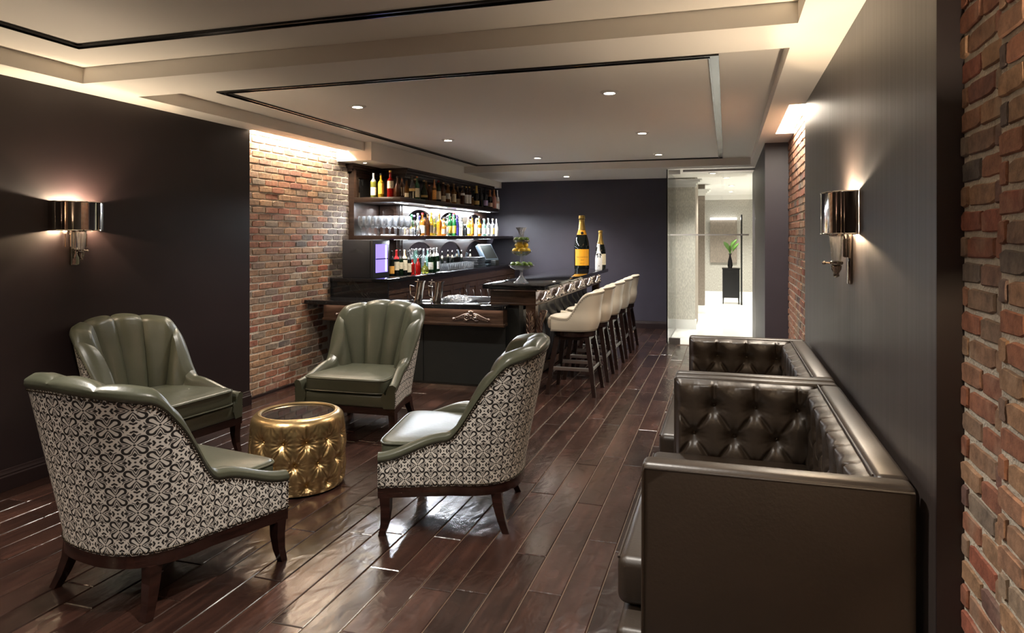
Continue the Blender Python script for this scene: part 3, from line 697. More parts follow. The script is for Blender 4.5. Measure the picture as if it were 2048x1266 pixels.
# ================================================================== sofas
def build_sofa(L):
    """tuxedo sofa: origin at the wall-side near floor corner; local x = 0 (back) to -D (front), y = 0..L"""
    r = empty('sofa'); D = .80; H = .82; T = .125; TB = .135
    # outer case: two arms and a back, same height
    def slab(name, x0, x1, y0, y1):
        mb = MB().rbox(x0, x1, y0, y1, .09, H, .022, 3); o = mb.build(name, M['brown'], r, smooth=50)
        return o
    a1 = slab('arm', -D, -.004, 0, T - .035); a2 = slab('arm', -D, -.004, L - T + .035, L)
    bk = slab('back', -TB + .035, 0, T - .034, L - T + .034)
    for arm, yy in ((a1, 0.0), (a2, L)):
        sg = 1 if yy else -1
        p = [(-.012, yy + sg * .001, H - .016), (-D + .012, yy + sg * .001, H - .016), (-D + .006, yy + sg * .001, H - .03), (-D + .004, yy + sg * .001, .10)]
        MB().tube(p, .0045, 6).build('piping', M['brown'], arm)
    # tufted linings
    z0, z1 = .40, H - .012; pu, pv = .200, .150
    def lin(name, P0, dirv, nrm, W, parent, uo):
        def fn(u, v):
            s = u * W; z = z0 + v * (z1 - z0)
            e = sstep(0, .035, s) * sstep(0, .035, W - s) * (1 - sstep(z1 - .02, z1, z) ** 2 * .85)
            h = (.010 + tuft(s + uo, z - .685, pu, pv, .062, .36, .115, .0016, 0.)) * e - .004
            return (P0[0] + dirv[0] * s + nrm[0] * h, P0[1] + dirv[1] * s + nrm[1] * h, z)
        mb = MB().grid(fn, int(W / .0065), 66); o = mb.build(name, M['brown'], parent, smooth=180)
        bt = MB().ball((0, 0, 0), .0095, 8, 6).mesh('button', M['brown'], 180)
        for j in range(-2, 2):
            z = .685 + j * pv
            if not z0 + .02 < z < z1 - .02: continue
            k = -3
            while k * pu < W + 1:
                s = k * pu + (pu / 2 if j % 2 else 0) - uo; k += 1
                if .03 < s < W - .03: link('button', bt, o, (P0[0] + dirv[0] * s + nrm[0] * .008, P0[1] + dirv[1] * s + nrm[1] * .008, z))
        return o
    Wd = D - TB - .004
    lin('arm_lining', (-D + .004, T - .036, 0), (1, 0), (0, 1), Wd + .03, a1, .0)
    lin('arm_lining', (-D + .004, L - T + .036, 0), (1, 0), (0, -1), Wd + .03, a2, .0)
    lin('back_lining', (-TB + .036, T - .03, 0), (0, 1), (-1, 0), L - 2 * T + .06, bk, .03)
    # rolled top welts of the lining
    MB().tube([(-TB + .03, T - .03, H - .0025), (-TB + .03, L - T + .03, H - .0025)], .0035, 6).build('piping', M['brown'], bk)
    # seat cushion, base, feet
    cu = MB().rbox(-D - .10, -TB - .01, T + .012, L - T - .012, .27, .44, .035, 4).build('seat_cushion', M['brown'], r, smooth=60)
    MB().tube([(-D - .096, T + .04, .427), (-D - .096, L - T - .04, .427)], .005, 6).build('piping', M['brown'], cu)
    MB().rbox(-D - .085, -.01, .01, L - .01, .10, .262, .025, 3).build('base', M['brown'], r, smooth=50)
    for x in (-D + .0, -.08):
        for y in (.06, L - .06): MB().leg([(x, y, .105), (x, y, 0)], [.026, .02]).build('foot', M['mahog'], r, smooth=0)
    return r
so = build_sofa(1.545); so.location = (.535, 2.268, 0); tag(so, 'espresso leather tufted sofa at the end of the wall panel away from the doorway', 'sofa', 'two tufted sofas along the right wall')
s2 = build_sofa(1.52); s2.location = (.535, 3.832, 0); tag(s2, 'espresso leather tufted sofa between the other sofa and the glass doorway', 'sofa', 'two tufted sofas along the right wall')
# ================================================================== wall sconces
def build_sconce():
    """polished shade of two quarter-drums over a glass torch; back plate on local y = 0, standing out along -y"""
    r = empty('wall_sconce'); W = .19; D = .13; H = .19
    # half-oval shade, open top and bottom
    n = 28; pts = [(-W * math.cos(PI * i / n), -.001 - (D - .001) * math.sin(PI * i / n) ** .75) for i in range(n + 1)]
    def sh(u, v):
        i = min(int(u * n), n - 1); f = u * n - i; a, b = pts[i], pts[i + 1]; return (a[0] + (b[0] - a[0]) * f, a[1] + (b[1] - a[1]) * f, -H / 2 + H * v)
    sh_ = MB().grid(sh, n, 2); sh_.grid(lambda u, v: (sh(u, v)[0] * .975, -.001 + (sh(u, v)[1] + .001) * .965, sh(u, v)[2]), n, 2)
    s_ = sh_.build('shade', M['nickel'], r, smooth=60)
    for zz in (-H / 2, H / 2): MB().tube([(x, y, zz) for x, y in pts], .004, 6).build('shade_rim', M['nickel'], s_)
    MB().rbox(-.035, .035, -.018, 0, -.33, .02, .006).build('back_plate', M['nickel'], r)
    for sx in (-1, 1):
        x = sx * .062
        MB().tube([(x - .019, -.02, -.12), (x + .019, -.02, -.12), (x + .019, -.02, -.205), (x - .019, -.02, -.205)], .005, 6, closed=True).build('bracket', M['nickel'], r)
        MB().tube([(x, -.02, -.12), (x, -.03, -.08)], .006, 6).build('bracket_arm', M['nickel'], r)
    MB().at((0, -.065, 0)).lathe([(.020, -.225), (.024, -.19), (.031, -.10)], 20).build('glass_torch', M['crystal'], r)
    MB().at((0, -.065, 0)).lathe([(.026, -.24), (.030, -.235), (.030, -.226), (.022, -.222)], 20).build('collar', M['nickel'], r)
    MB().at((0, -.065, 0)).lathe([(.004, -.30), (.014, -.294), (.012, -.28), (.022, -.262), (.024, -.246), (.016, -.238)], 18).build('finial', M['nickel'], r)
    MB().tube([(0, -.065, -.232), (0, -.115, -.232)], [.005, .004], 8).ball((0, -.118, -.232), .009, 8, 6).build('switch_knob', M['nickel'], r)
    MB().at((0, -.065, 0)).lathe([(.032, -.105), (.034, -.10), (.034, -.088), (.030, -.084)], 20).build('collar', M['nickel'], r)
    MB().at((0, -.065, 0)).lathe([(.004, -.05), (.018, -.03), (.024, 0), (.017, .028), (.003, .045)], 14).build('bulb', M['bulb'], r, smooth=180)
    return r
sc = build_sconce(); sc.location = (XL, 3.60, 1.69); sc.rotation_euler = (0, 0, PI / 2); tag(sc, 'polished nickel wall sconce with half-drum shade, glowing on the dark left wall', 'wall lamp', 'pair of wall sconces')
point('sconce_bulb_glow', (0, -.065, .065), 17, (1, .80, .58), .012, sc); point('sconce_bulb_glow', (0, -.08, -.068), 12, (1, .72, .45), .010, sc)
s2 = copy_tree(sc); s2.location = (XR, 3.56, 1.66); s2.rotation_euler = (0, 0, -PI / 2); tag(s2, 'polished nickel wall sconce with half-drum shade, on the brushed wall over the sofas', 'wall lamp', 'pair of wall sconces')
for xx, yy, rr_ in ((XL, 1.2, PI / 2), (XL, -1.2, PI / 2), (XBR - .015, 1.0, -PI / 2), (XBR - .02, -1.5, -PI / 2)):  # unseen sconces, added to brighten the ceiling and near brick
    s3 = copy_tree(sc); s3.location = (xx, yy, 1.69); s3.rotation_euler = (0, 0, rr_); tag(s3, 'polished nickel wall sconce at the unseen end of the lounge', 'wall lamp', 'sconces at the other end of the lounge')
# ================================================================== bar stools
PS, NS, TS = make_u_plan(.235, .225, -.20, .0, .215, 2.4, 40)
def build_stool():
    r = empty('bar_stool'); zb = .625
    def top(s):
        q = abs(s - .5) * 2; hi = 1.02 - .02 * min(1, q / .4) ** 2; lo = .76 + .015 * sstep(.8, 1, q)
        return lo + (hi - lo) * (1 - sstep(.36, .72, q))
    def pt(s, z, off=0):
        x, y = PS(s); nx, ny = NS(s); q = abs(s - .5) * 2
        o = off + (.20 * (1 - sstep(.3, .9, q)) - .02) * max(0, z - zb) + .016 * math.sin(PI * min(1, (z - zb) / .2)); return (x + nx * o, y + ny * o, z)
    MB().grid(lambda u, v: pt(u, zb + v * (top(u) - .018 - zb)), 60, 10).build('outer_shell', M['cream'], r, smooth=180)
    def lin(u, v):
        h = top(u); P = [(.001, h - .019), (.006, h - .006), (-.012, h + .008), (-.034, h + .004), (-.048, h - .02), (-.055, h - .08), (-.06, .70)]
        k = v * 6; i = min(int(k), 5); f = k - i
        return pt(u, P[i][1] + (P[i + 1][1] - P[i][1]) * f, P[i][0] + (P[i + 1][0] - P[i][0]) * f)
    mb = MB().grid(lin, 60, 18); mb.build('inner_back', M['cream'], r, smooth=180)
    # rounded seat front
    def seat(u, v):
        a = 2 * PI * u; ex = 3.2; cx, sy = math.cos(a), math.sin(a)
        rx = abs(cx) ** (2 / ex) * (1 if cx > 0 else -1); ry = abs(sy) ** (2 / ex) * (1 if sy > 0 else -1)
        k = [(.0001, .626), (.88, .626), (.97, .65), (1, .69), (.98, .735), (.85, .762), (.5, .772), (.0001, .774)]
        t = v * 7; i = min(int(t), 6); f = t - i; q = k[i][0] + (k[i + 1][0] - k[i][0]) * f; z = k[i][1] + (k[i + 1][1] - k[i][1]) * f
        return (rx * q * .226, -.055 + ry * q * .215, z)
    MB().grid(seat, 40, 21, closeu=True).build('seat', M['cream'], r, smooth=180)
    nl = MB()
    def put(s, z, off):
        p = pt(s, z, off); nl.M = Matrix.Translation(p); nl.ball((0, 0, 0), .0042, 5, 3)
    s = 0.
    while s <= 1:
        put(s, top(s) - .026, .001); put(s, zb + .010, .001); s += .0135 / TS
    for e in (0.003, .997):
        z = zb + .02
        while z < top(e) - .03: put(e, z, .001); z += .0135
    tag(nl.build('nailhead_trim', M['nail'], r, smooth=60), kind='stuff')
    MB().lathe([(.20, .565), (.214, .572), (.214, .618), (.205, .626)], 36).build('swivel_ring', M['stoolwood'], r)
    MB().lathe([(.09, .545), (.09, .566)], 20).build('swivel_plate', M['steel'], r)
    MB().box(-.17, .17, -.17, .17, .535, .566).build('seat_frame', M['stoolwood'], r, smooth=0)
    for sx in (-1, 1):
        for sy in (-1, 1):
            MB().leg([(sx * .15, sy * .15, .566), (sx * .178, sy * .178, .40), (sx * .235, sy * .235, 0)], [.024, .023, .017]).build('leg', M['stoolwood'], r, smooth=0)
    q = .205
    for k, (z, a) in enumerate(((.215, (0, -1)), (.255, (1, 0)), (.255, (-1, 0)), (.255, (0, 1)))):
        mb = MB(); x, y = a
        if x: mb.rbox(x * q - .008, x * q + .008, -q - .012, q + .012, z - .018, z + .018, .004, 1)
        else: mb.rbox(-q - .012, q + .012, y * q - .008, y * q + .008, z - .018, z + .018, .004, 1)
        mb.build('footrest', M['steel'], r, smooth=30)
    return r
st0 = build_stool(); ys = [6.86, 7.60, 8.34, 9.08, 9.80]
ordn = ['at the corner by the low counter', 'second from the low counter', 'in the middle of the row', 'second from the back wall', 'nearest the back wall']
for i, y in enumerate(ys):
    o = st0 if i == 0 else copy_tree(st0)
    o.location = (-1.455, y, 0); o.rotation_euler = (0, 0, face(-1, 0) + (0, .03, -.02, .02, 0)[i]); tag(o, 'cream leather bar stool with dark legs, ' + ordn[i], 'bar stool', 'five bar stools along the high bar')
# ================================================================== bars
def scroll_ornament(W, H, mat, name='scroll_ornament', parent=None):
    """carved scroll: a shell in the middle, two volutes and two leafy tails; lies in the local xz plane, proud along -y"""
    mb = MB()
    for sx in (-1, 1):
        c = []                                         # volute
        for i in range(26):
            a = i / 25 * 2.1 * 2 * PI * .62; q = H * .30 * (1 - i / 25 * .78)
            c.append((sx * (W * .115 + q * math.cos(a + PI * .9)), -.010 - .006 * i / 25, -H * .10 + q * math.sin(a + PI * .9) * 1.05))
        mb.tube(c, [H * .065 * (1 - .4 * i / 25) for i in range(26)], 6)
        for k in range(4):                             # tail leaves
            z0 = H * (.30 - k * .11); t = [(sx * W * (.06 + .42 * s - .02 * k), -.009 - .004 * math.sin(PI * s), z0 - H * (.10 + .52 * s ** 1.3) * (1 - .12 * k) + (H * .02 * math.sin(7 * s))) for s in [i / 12 for i in range(13)]]
            mb.tube(t, [H * (.062 - .01 * k) * (1 - .55 * (i / 12)) for i in range(13)], 6)
        e = [(sx * W * (.46 + .035 * math.cos(a)), -.010, -H * .34 + W * .035 * math.sin(a)) for a in [PI * 1.3 - i * .42 for i in range(12)]]
        mb.tube(e, H * .045, 6).ball((sx * W * .47, -.011, -H * .33), H * .07, 8, 5)
        mb.tube([(sx * W * .04, -.008, -H * .2), (sx * W * .12, -.012, -H * .42), (sx * W * .2, -.008, -H * .40)], [H * .05, H * .06, H * .03], 6)
    for k in range(-2, 3): mb.tube([(0, -.012, H * .08), (W * .018 * k, -.02, H * .28), (W * .03 * k, -.012, H * (.46 - .035 * abs(k)))], [H * .04, H * .06, H * .045], 6)
    mb.ball((0, -.014, 0), H * .12, 8, 6).ball((0, -.012, -H * .22), H * .09, 8, 6)
    return mb.mesh(name, mat, 60)
def leaf_carving(H, W, mat):
    """acanthus leaf: curled top, ribs fanning from a midrib"""
    mb = MB()
    def fn(u, v):
        x = (u - .5) * 2; w = W * (.55 + .45 * math.sin(PI * min(1, v * .9 + .15))) * (1 - .35 * max(0, v - .75) / .25)
        rib = abs(math.sin((v * 5.5 - abs(x) * 1.6) * PI)); y = -.03 * (1 - x * x) - .012 * rib * (1 - .5 * abs(x)) - .05 * max(0, v - .7) ** 1.2 * 3
        return (x * w * .8 * (1 + .06 * rib), y - .018 * math.exp(-(x / .12) ** 2), v * H)
    mb.grid(fn, 20, 44)
    for k in range(5):
        z = H * (.15 + .17 * k)
        for sx in (-1, 1): mb.tube([(0, -.045, z - .03), (sx * W * .45, -.045, z + .012), (sx * W * .78, -.03, z + .04)], [.005, .006, .002], 5)
    mb.tube([(0, -.05, 0), (0, -.055, H * .6), (0, -.10, H * .98)], [.006, .008, .012], 6)
    return mb.mesh('leaf_carving', mat, 70)
# ---- low bar in front: body, apron, ornaments; black granite top is a thing of its own
lb = empty('low_bar', (0, 6.50, 0)); tag(lb, 'low service bar with black front panel, walnut apron and carved scroll ornaments', 'bar counter')
MB().box(-4.12, -2.33, .13, .20, .012, .83).build('body', M['blackpanel'], lb, smooth=0)
MB().box(-4.12, -3.02, .118, .13, .05, .66).build('front_panel', M['blackpanel'], lb, smooth=0)
MB().box(-3.00, -2.12, .118, .13, .05, .66).build('front_panel', M['blackpanel'], lb, smooth=0)
MB().box(-4.12, -2.10, .112, .13, .0, .03).build('kick_strip', M['bronze'], lb, smooth=0)
MB().box(-4.13, -2.105, 0, .13, .69, .828).build('apron', M['barwood'], lb, smooth=0)
MB().rbox(-4.14, -2.095, -.014, .13, .657, .690, .008).build('apron_moulding', M['barwood'], lb)
orn = scroll_ornament(.40, .115, M['bronze'])
for x in (-3.78, -3.155, -2.44): link('scroll_ornament', orn, lb, (x, 0, .762))
MB().box(-4.10, -2.12, -.03, -.015, .8275, .8295).build('light_strip', M['ledbar'], lb, smooth=0)
tag(MB().rbox(-4.325, -2.32, 6.43, 6.70, .83, .875, .006).rbox(-2.325, -2.085, 6.43, 6.655, .83, .875, .006).build('countertop', M['granite']), 'black granite top of the low service bar', 'countertop')
tag(MB().rbox(-4.325, -2.96, 6.702, 6.935, .83, .875, .004).build('granite_ledge', M['granite']), 'black granite ledge joining the low bar to the brick wall', 'countertop')
# ---- ice bin with ice behind the low top
ib = empty('ice_bin', (-2.64, 6.93, 0)); tag(ib, 'brushed steel ice bin set behind the low bar top', 'ice bin')
f = MB(); frame_box(f, -.315, .315, -.22, .22, .0, .872, .02); f.box(-.295, .295, -.20, .20, .55, .57); f.build('tub', M['steel'], ib, smooth=0)
MB().box(.02, .03, -.20, .20, .57, .866).build('divider', M['steel'], ib, smooth=0)
MB().box(-.315, .315, .19, .22, .872, .90).build('back_lip', M['steel'], ib, smooth=0)
icem = MB()
for k in range(420):
    x, y = random.uniform(-.28, .0), random.uniform(-.18, .18); z = .82 + .075 * math.exp(-((x + .15) / .15) ** 2) + random.uniform(-.02, .015); q = random.uniform(.010, .016)
    icem.at((-2.64 + x, 6.93 + y, z), random.random() * 3, random.random() * 3, random.random() * 3).box(-q, q, -q, q, -q, q)
icem.M = Matrix.Identity(4); icem.box(-2.93, -2.63, 6.735, 7.115, .572, .81)
tag(icem.build('ice_cubes', M['ice'], smooth=0), 'heap of ice cubes in the steel ice bin', 'ice', kind='stuff')
# ---- high bar
hb = empty('high_bar', (0, 0, 0)); tag(hb, 'high guest bar with walnut apron, silver scroll ornaments and padded black front', 'bar counter')
MB().box(-2.30, -2.02, 6.85, 10.35, .012, 1.02).build('body', M['blackpanel'], hb, smooth=0)
MB().box(-2.30, -1.82, 6.68, 10.35, .885, 1.025).build('apron', M['barwood'], hb, smooth=0)
MB().rbox(-2.31, -1.805, 6.665, 10.36, .862, .886, .007).build('apron_moulding', M['barwood'], hb)
MB().rbox(-2.31, -1.80, 6.66, 10.36, 1.005, 1.026, .006).build('cornice', M['bronze'], hb)
orn2 = scroll_ornament(.38, .125, M['silver'])
for k in range(6): link('scroll_ornament', orn2, hb, (-1.815, 6.98 + k * .60, .955), PI / 2).scale = (1, 2.6, 1.12)
pad = MB().grid(lambda u, v: (.11 * math.sin(PI * min(1, v * 1.15 + .0)) ** .6 * (max(0, 1 - abs(2 * u - 1) ** 3)) ** .5, (u - .5) * .34, .10 + .745 * v), 14, 14).mesh('padded_roll', M['blackleather'], 180)
for k in range(10): link('padded_roll', pad, hb, (-2.02, 7.03 + k * .345, 0))
MB().box(-2.02, -1.99, 6.85, 10.35, .02, .10).build('plinth', M['barwood'], hb, smooth=0)
for y in (6.72, 10.28):
    post = MB().leg([(-1.87, y, .865), (-1.87, y, .80), (-1.885, y, .40), (-1.93, y, 0)], [.05, .05, .036, .03]).build('corner_post', M['barwood'], hb, smooth=0)
    if y < 7:
        lc = leaf_carving(.34, .045, M['bronze'])
        link('leaf_carving', lc, post, (-1.87, y - .048, .48)); link('leaf_carving', lc, post, (-1.82, y, .48), PI / 2)
MB().box(-2.28, -2.0, 6.70, 6.85, .02, .86).build('end_panel', M['blackpanel'], hb, smooth=0)
MB().box(-1.79, -1.775, 6.70, 10.3, 1.0225, 1.0255).build('light_strip', M['ledbar'], hb, smooth=0)
tag(MB().rbox(-2.36, -1.705, 6.60, 10.42, 1.026, 1.072, .006).build('countertop', M['granite']), 'long polished black granite top of the high guest bar', 'countertop')
# ---- back bar along the left wall
cb = MB().rbox(XBL + .005, -3.585, 6.94, YB - .01, 1.04, 1.082, .006)
tag(cb.build('countertop', M['granite']), 'black granite back counter below the bottle shelves', 'countertop')
tag(MB().box(XBL + .005, -3.60, 6.952, 6.975, .0, 1.04).build('granite_end', M['granite'], smooth=0), 'black granite end panel of the back counter beside the brick wall', 'panel')
def base_cabinet(y0, y1, lab):
    r = empty('base_cabinet', (-3.62, y0, 0)); w = y1 - y0
    MB().box(-.65, -.022, .002, w - .002, .08, 1.038).build('body', M['barwood'], r, smooth=0)
    MB().box(-.022, -.004, .004, w - .004, .90, 1.036).build('drawer_front', M['barwood'], r, smooth=0)
    for k in (0, 1):
        a = .006 + k * (w / 2); b = a + w / 2 - .012
        d = MB().box(-.022, -.010, a, b, .10, .89); frm = d.box(-.010, .0, a, a + .07, .10, .89).box(-.010, 0, b - .07, b, .10, .89).box(-.010, 0, a + .07, b - .07, .82, .89).box(-.010, 0, a + .07, b - .07, .10, .17)
        do = d.build('door', M['barwood'], r, smooth=0); hy = b - .035 if k == 0 else a + .035
        MB().tube([(.0, hy, .86), (.03, hy, .86), (.03, hy, .72), (0, hy, .72)], .006, 6).build('handle', M['chrome'], do)
    MB().box(-.60, -.05, .01, w - .01, 0, .08).build('kick_board', M['blackpanel'], r, smooth=0)
    tag(r, lab, 'cabinet', 'walnut base cabinets of the back bar')
ye = [6.98, 7.95, 8.93, 9.91, 10.89, 11.87]
for a, b, q in zip(ye, ye[1:], ('at the granite end by the brick wall', 'second from the brick wall', 'in the middle of the back bar', 'below the stacked menus', 'in the far corner by the back wall')):
    base_cabinet(a, b, 'walnut base cabinet with two panelled doors, ' + q)
# upper shelving: side post, crown, two shelves, mirror with arches
bb = empty('back_bar_shelving', (0, 0, 0)); tag(bb, 'dark walnut bottle shelving with mirror back and arches above the back counter', 'shelving')
YS0 = 7.35
MB().box(XBL + .003, -4.255, YS0, YS0 + .05, 1.082, 2.39).build('side_post', M['espresso'], bb, smooth=0)
MB().box(XBL + .003, -4.30, YS0 + .05, 8.1, 1.082, 2.39).build('side_panel', M['espresso'], bb, smooth=0)
cr = MB()
for k, (o_, z0, z1) in enumerate(((.0, 2.31, 2.335), (.02, 2.335, 2.365), (.045, 2.365, 2.395), (.065, 2.395, 2.428))):
    cr.box(XBL + .003, -4.29 + o_, YS0 - o_, 8.1, z0, z1).box(-4.29, -3.93 + o_, 8.06 - o_, 8.1, z0, z1).box(-3.99, -3.93 + o_, 8.1, 11.45, z0, z1)
cr.build('crown_moulding', M['espresso'], bb, smooth=0)
MB().box(-4.299, -4.02, 8.10, 11.45, 1.082, 2.39).build('back_panel', M['espresso'], bb, smooth=0)
MB().box(-4.02, -4.012, 8.12, 11.40, 1.09, 1.955).build('mirror', M['mirror'], bb, smooth=0)
MB().box(-4.28, -4.03, 8.07, 8.098, 1.09, 2.30).build('return_panel', M['espresso'], bb, smooth=0)
MB().box(-4.27, -4.05, 8.062, 8.07, 1.10, 1.95).build('return_mirror', M['mirror'], bb, smooth=0)
def arch(y0, y1, z0, z1, x, axis='x'):
    mb = MB(); n = 20; R = (y1 - y0) / 2 - .04; zc = z1 - .03 - R * .62; th = .018
    prev = None; vs = []; fs = []
    for i in range(n + 1):
        a = PI * i / n; yy = (y0 + y1) / 2 - R * math.cos(a); zz = zc + R * .62 * math.sin(a); vs += [(0, yy, zz), (0, yy, z1), (th, yy, zz), (th, yy, z1)]
    for i in range(n):
        b = i * 4; fs += [(b + 2, b + 6, b + 7, b + 3), (b, b + 4, b + 6, b + 2)]
    mb.add(vs, fs); e0 = (y0 + y1) / 2 - R; e1 = (y0 + y1) / 2 + R
    mb.box(0, th, y0, e0, z0, z1).box(0, th, e1, y1, z0, z1)
    if axis == 'y': mb.v = [(x + q[1], 8.062 - q[0], q[2]) for q in mb.v]
    else: mb.v = [(x + q[0], q[1], q[2]) for q in mb.v]
    return mb
for a, b in ((8.12, 9.20), (9.20, 10.30), (10.30, 11.40)):
    arch(a, b, 1.57, 1.955, -4.012).build('arch', M['espresso'], bb, smooth=40); arch(a, b, 1.09, 1.515, -4.012).build('arch', M['espresso'], bb, smooth=40)
arch(0, .24, 1.57, 1.955, -4.28, 'y').build('arch', M['espresso'], bb, smooth=40)
for z0, z1, ye_ in ((1.962, 2.022, 11.02), (1.518, 1.567, 11.82)):
    MB().rbox(-4.30, -3.642, YS0 + .002, 8.062, z0, z1, .006).rbox(-4.012, -3.642, 8.063, ye_, z0, z1, .006).build('shelf', M['espresso'], bb)
for z in (1.9605, 1.5165):
    for a, b in ((7.5, 7.85), (8.4, 9.1), (9.5, 10.2), (10.45, 11.0)):
        MB().box(-3.80, -3.788, a, b, z, z + .0012).build('light_strip', M['ledw'], bb, smooth=0)
        area('shelf_glow', (-3.82, (a + b) / 2, z - .004), (0, 0, 0), .12, b - a, 24 if z > 1.8 else 6.0, (.88, .93, 1), bb)
pf = empty('framed_panel', (-4.299, 7.72, 2.022)); tag(pf, 'dark framed glass panel leaning in the top shelf niche', 'picture')
MB().box(.002, .016, -.20, .20, .004, .235).build('glass', M['smoke'], pf, smooth=0)
fr = MB(); fr.box(0, .02, -.215, -.20, 0, .25).box(0, .02, .20, .215, 0, .25).box(0, .02, -.2, .2, .235, .25); fr.build('frame', M['nickel'], pf, smooth=0)
for i, (x, y, q) in enumerate(((-4.08, 7.30, 'beside the brick wall'), (-3.93, 9.25, 'over the middle of the top shelf'), (-3.93, 11.35, 'at the far end of the top shelf'))):
    t = empty('puck_light', (x, y, 2.43)); tag(t, 'small puck light under the bulkhead, ' + q, 'puck light', 'puck lights under the bulkhead')
    MB().lathe([(.030, 0), (.032, -.006), (.020, -.007)], 20, caps=False).build('trim_ring', M['whitetrim'], t); MB().lathe([(.0001, -.006), (.021, -.006)], 16, caps=False).build('lens', M['lens'], t, smooth=0)
    spot('puck_beam', (0, 0, -.012), 22, 150, .9, .02, (1, .86, .66), t)
MB().box(-4.26, -4.06, 8.040, 8.055, 1.568, 1.580).build('light_strip', M['ledw'], bb, smooth=0); MB().box(-4.005, -3.995, 8.2, 11.3, 1.568, 1.576).build('light_strip', M['ledw'], bb, smooth=0)
# ---- small black wine cooler with a lit window
wc = empty('drinks_cooler', (-4.01, 7.19, 1.082)); tag(wc, 'small black drinks cooler with violet-lit window on the back counter', 'cooler')
MB().rbox(-.19, .17, -.20, .20, .0, .435, .01).build('case', M['coolerbody'], wc)
MB().rbox(.171, .205, -.20, .20, .0, .435, .008).build('door', M['coolerbody'], wc)
MB().box(.2055, .2075, -.14, .15, .06, .385).build('window', M['bluelit'], wc, smooth=0)
MB().box(.2075, .210, -.14, .15, .21, .222).build('rack', M['chrome'], wc, smooth=0)
MB().box(.2080, .2095, .095, .125, .07, .375).build('light_tube', M['cooltube'], wc, smooth=0)
em = MB()
for k in range(7): a = (k - 3) / 3; em.tube([(a * .02 - .01 * (a > 0), -.2015, .33), (a * .05, -.2015, .315), (a * .085, -.2015, .30 - .012 * abs(a))], .0010, 5)
em.tube([(-.09, -.2015, .285), (.07, -.2015, .285)], .001, 5)
em.build('embossed_crest', M['coolerbody'], wc)
# ================================================================== bottles and glasses
PROF = {
    'wine': [(.96, 0), (1, .02), (1, .60), (.93, .66), (.70, .72), (.42, .77), (.36, .82), (.35, .95), (.40, .955), (.40, .985), (.36, 1)],
    'spirit': [(.95, 0), (1, .02), (1, .58), (.96, .64), (.74, .70), (.42, .74), (.36, .78), (.35, .93), (.42, .935), (.42, .96), (.38, .965)],
    'champ': [(.92, 0), (1, .03), (1, .42), (.92, .52), (.68, .64), (.44, .76), (.36, .86), (.35, .94), (.42, .95), (.42, .97), (.36, 1)],
    'decanter': [(.72, 0), (.95, .05), (1, .22), (.92, .38), (.62, .52), (.34, .62), (.28, .70), (.27, .84), (.34, .85), (.34, .87)],
    'tall': [(.9, 0), (.94, .02), (1, .5), (.9, .62), (.55, .72), (.40, .80), (.36, .93), (.42, .94), (.42, .96)],
    'square': [(1.0, 0), (1.08, .02), (1.08, .62), (.9, .68), (.42, .74), (.38, .90), (.44, .91), (.44, .93)],
}
GL = dict(clear=thin_glass('bottle_clear', (.90, .92, .92), 1.5, .05))
def gcol(name, c, tr=.75): GL[name] = pm('bottle_' + name, c, .05, trans=tr, ior=1.4)
for n_, c_ in (('amber', (.50, .20, .03)), ('brown', (.13, .045, .015)), ('green', (.03, .20, .06)), ('dkgreen', (.015, .05, .02)), ('red', (.55, .02, .015)), ('yellow', (.80, .52, .04)), ('olive', (.32, .34, .06)), ('blue', (.12, .10, .55)), ('orange', (.70, .25, .02)), ('aqua', (.35, .65, .55))): gcol(n_, c_)
GL['black'] = pm('bottle_black', (.006, .008, .007), .06); GL['pink'] = pm('bottle_pink', (.62, .30, .24), .3); GL['white'] = pm('bottle_white', (.75, .74, .72), .3); GL['water'] = pm('bottle_water', (.85, .9, .92), .05, trans=.9, ior=1.3)
def label_mat(name, c, ink=(.12, .09, .07)):
    m, nt, b = newmat('label_' + name); L = nt.links
    tc = nd(nt, 'ShaderNodeTexCoord'); mp = nd(nt, 'ShaderNodeMapping'); mp.inputs['Scale'].default_value = (160, 160, 70); L.new(tc.outputs['Object'], mp.inputs[0])
    n = nd(nt, 'ShaderNodeTexNoise', i_Scale=1., i_Detail=1.); L.new(mp.outputs[0], n.inputs['Vector'])
    mr = nd(nt, 'ShaderNodeMapRange', i_1=.60, i_2=.64, i_3=0., i_4=.5); L.new(n.outputs['Fac'], mr.inputs[0])
    mx = nd(nt, 'ShaderNodeMix', data_type='RGBA'); mx.inputs[6].default_value = (*c, 1); mx.inputs[7].default_value = (*ink, 1); L.new(mr.outputs[0], mx.inputs[0]); L.new(mx.outputs[2], b.inputs['Base Color']); b.inputs['Roughness'].default_value = .5
    return m
LB = {k: label_mat(k, c) for k, c in dict(cream=(.68, .60, .42), white=(.76, .74, .69), yellow=(.78, .52, .05), orange=(.74, .36, .07), gold=(.55, .38, .12), purple=(.42, .34, .62), red=(.62, .08, .04), pinkish=(.70, .52, .42), black=(.02, .02, .02)).items()}
CP = dict(black=pm('cap_black', (.01, .01, .01), .3), gold=pm('cap_gold', (.62, .42, .12), .28, .9), silver=pm('cap_silver', (.7, .7, .7), .25, .9), red=pm('cap_red', (.55, .02, .02), .35), copper=pm('cap_copper', (.52, .22, .10), .35, .5), white=pm('cap_white', (.75, .75, .73), .4), green=pm('cap_green', (.03, .2, .06), .4), cork=pm('cap_cork', (.45, .30, .16), .7), purple=pm('cap_purple', (.2, .12, .6), .35), yellow=pm('cap_yellow', (.75, .6, .08), .4))
_bc = {}
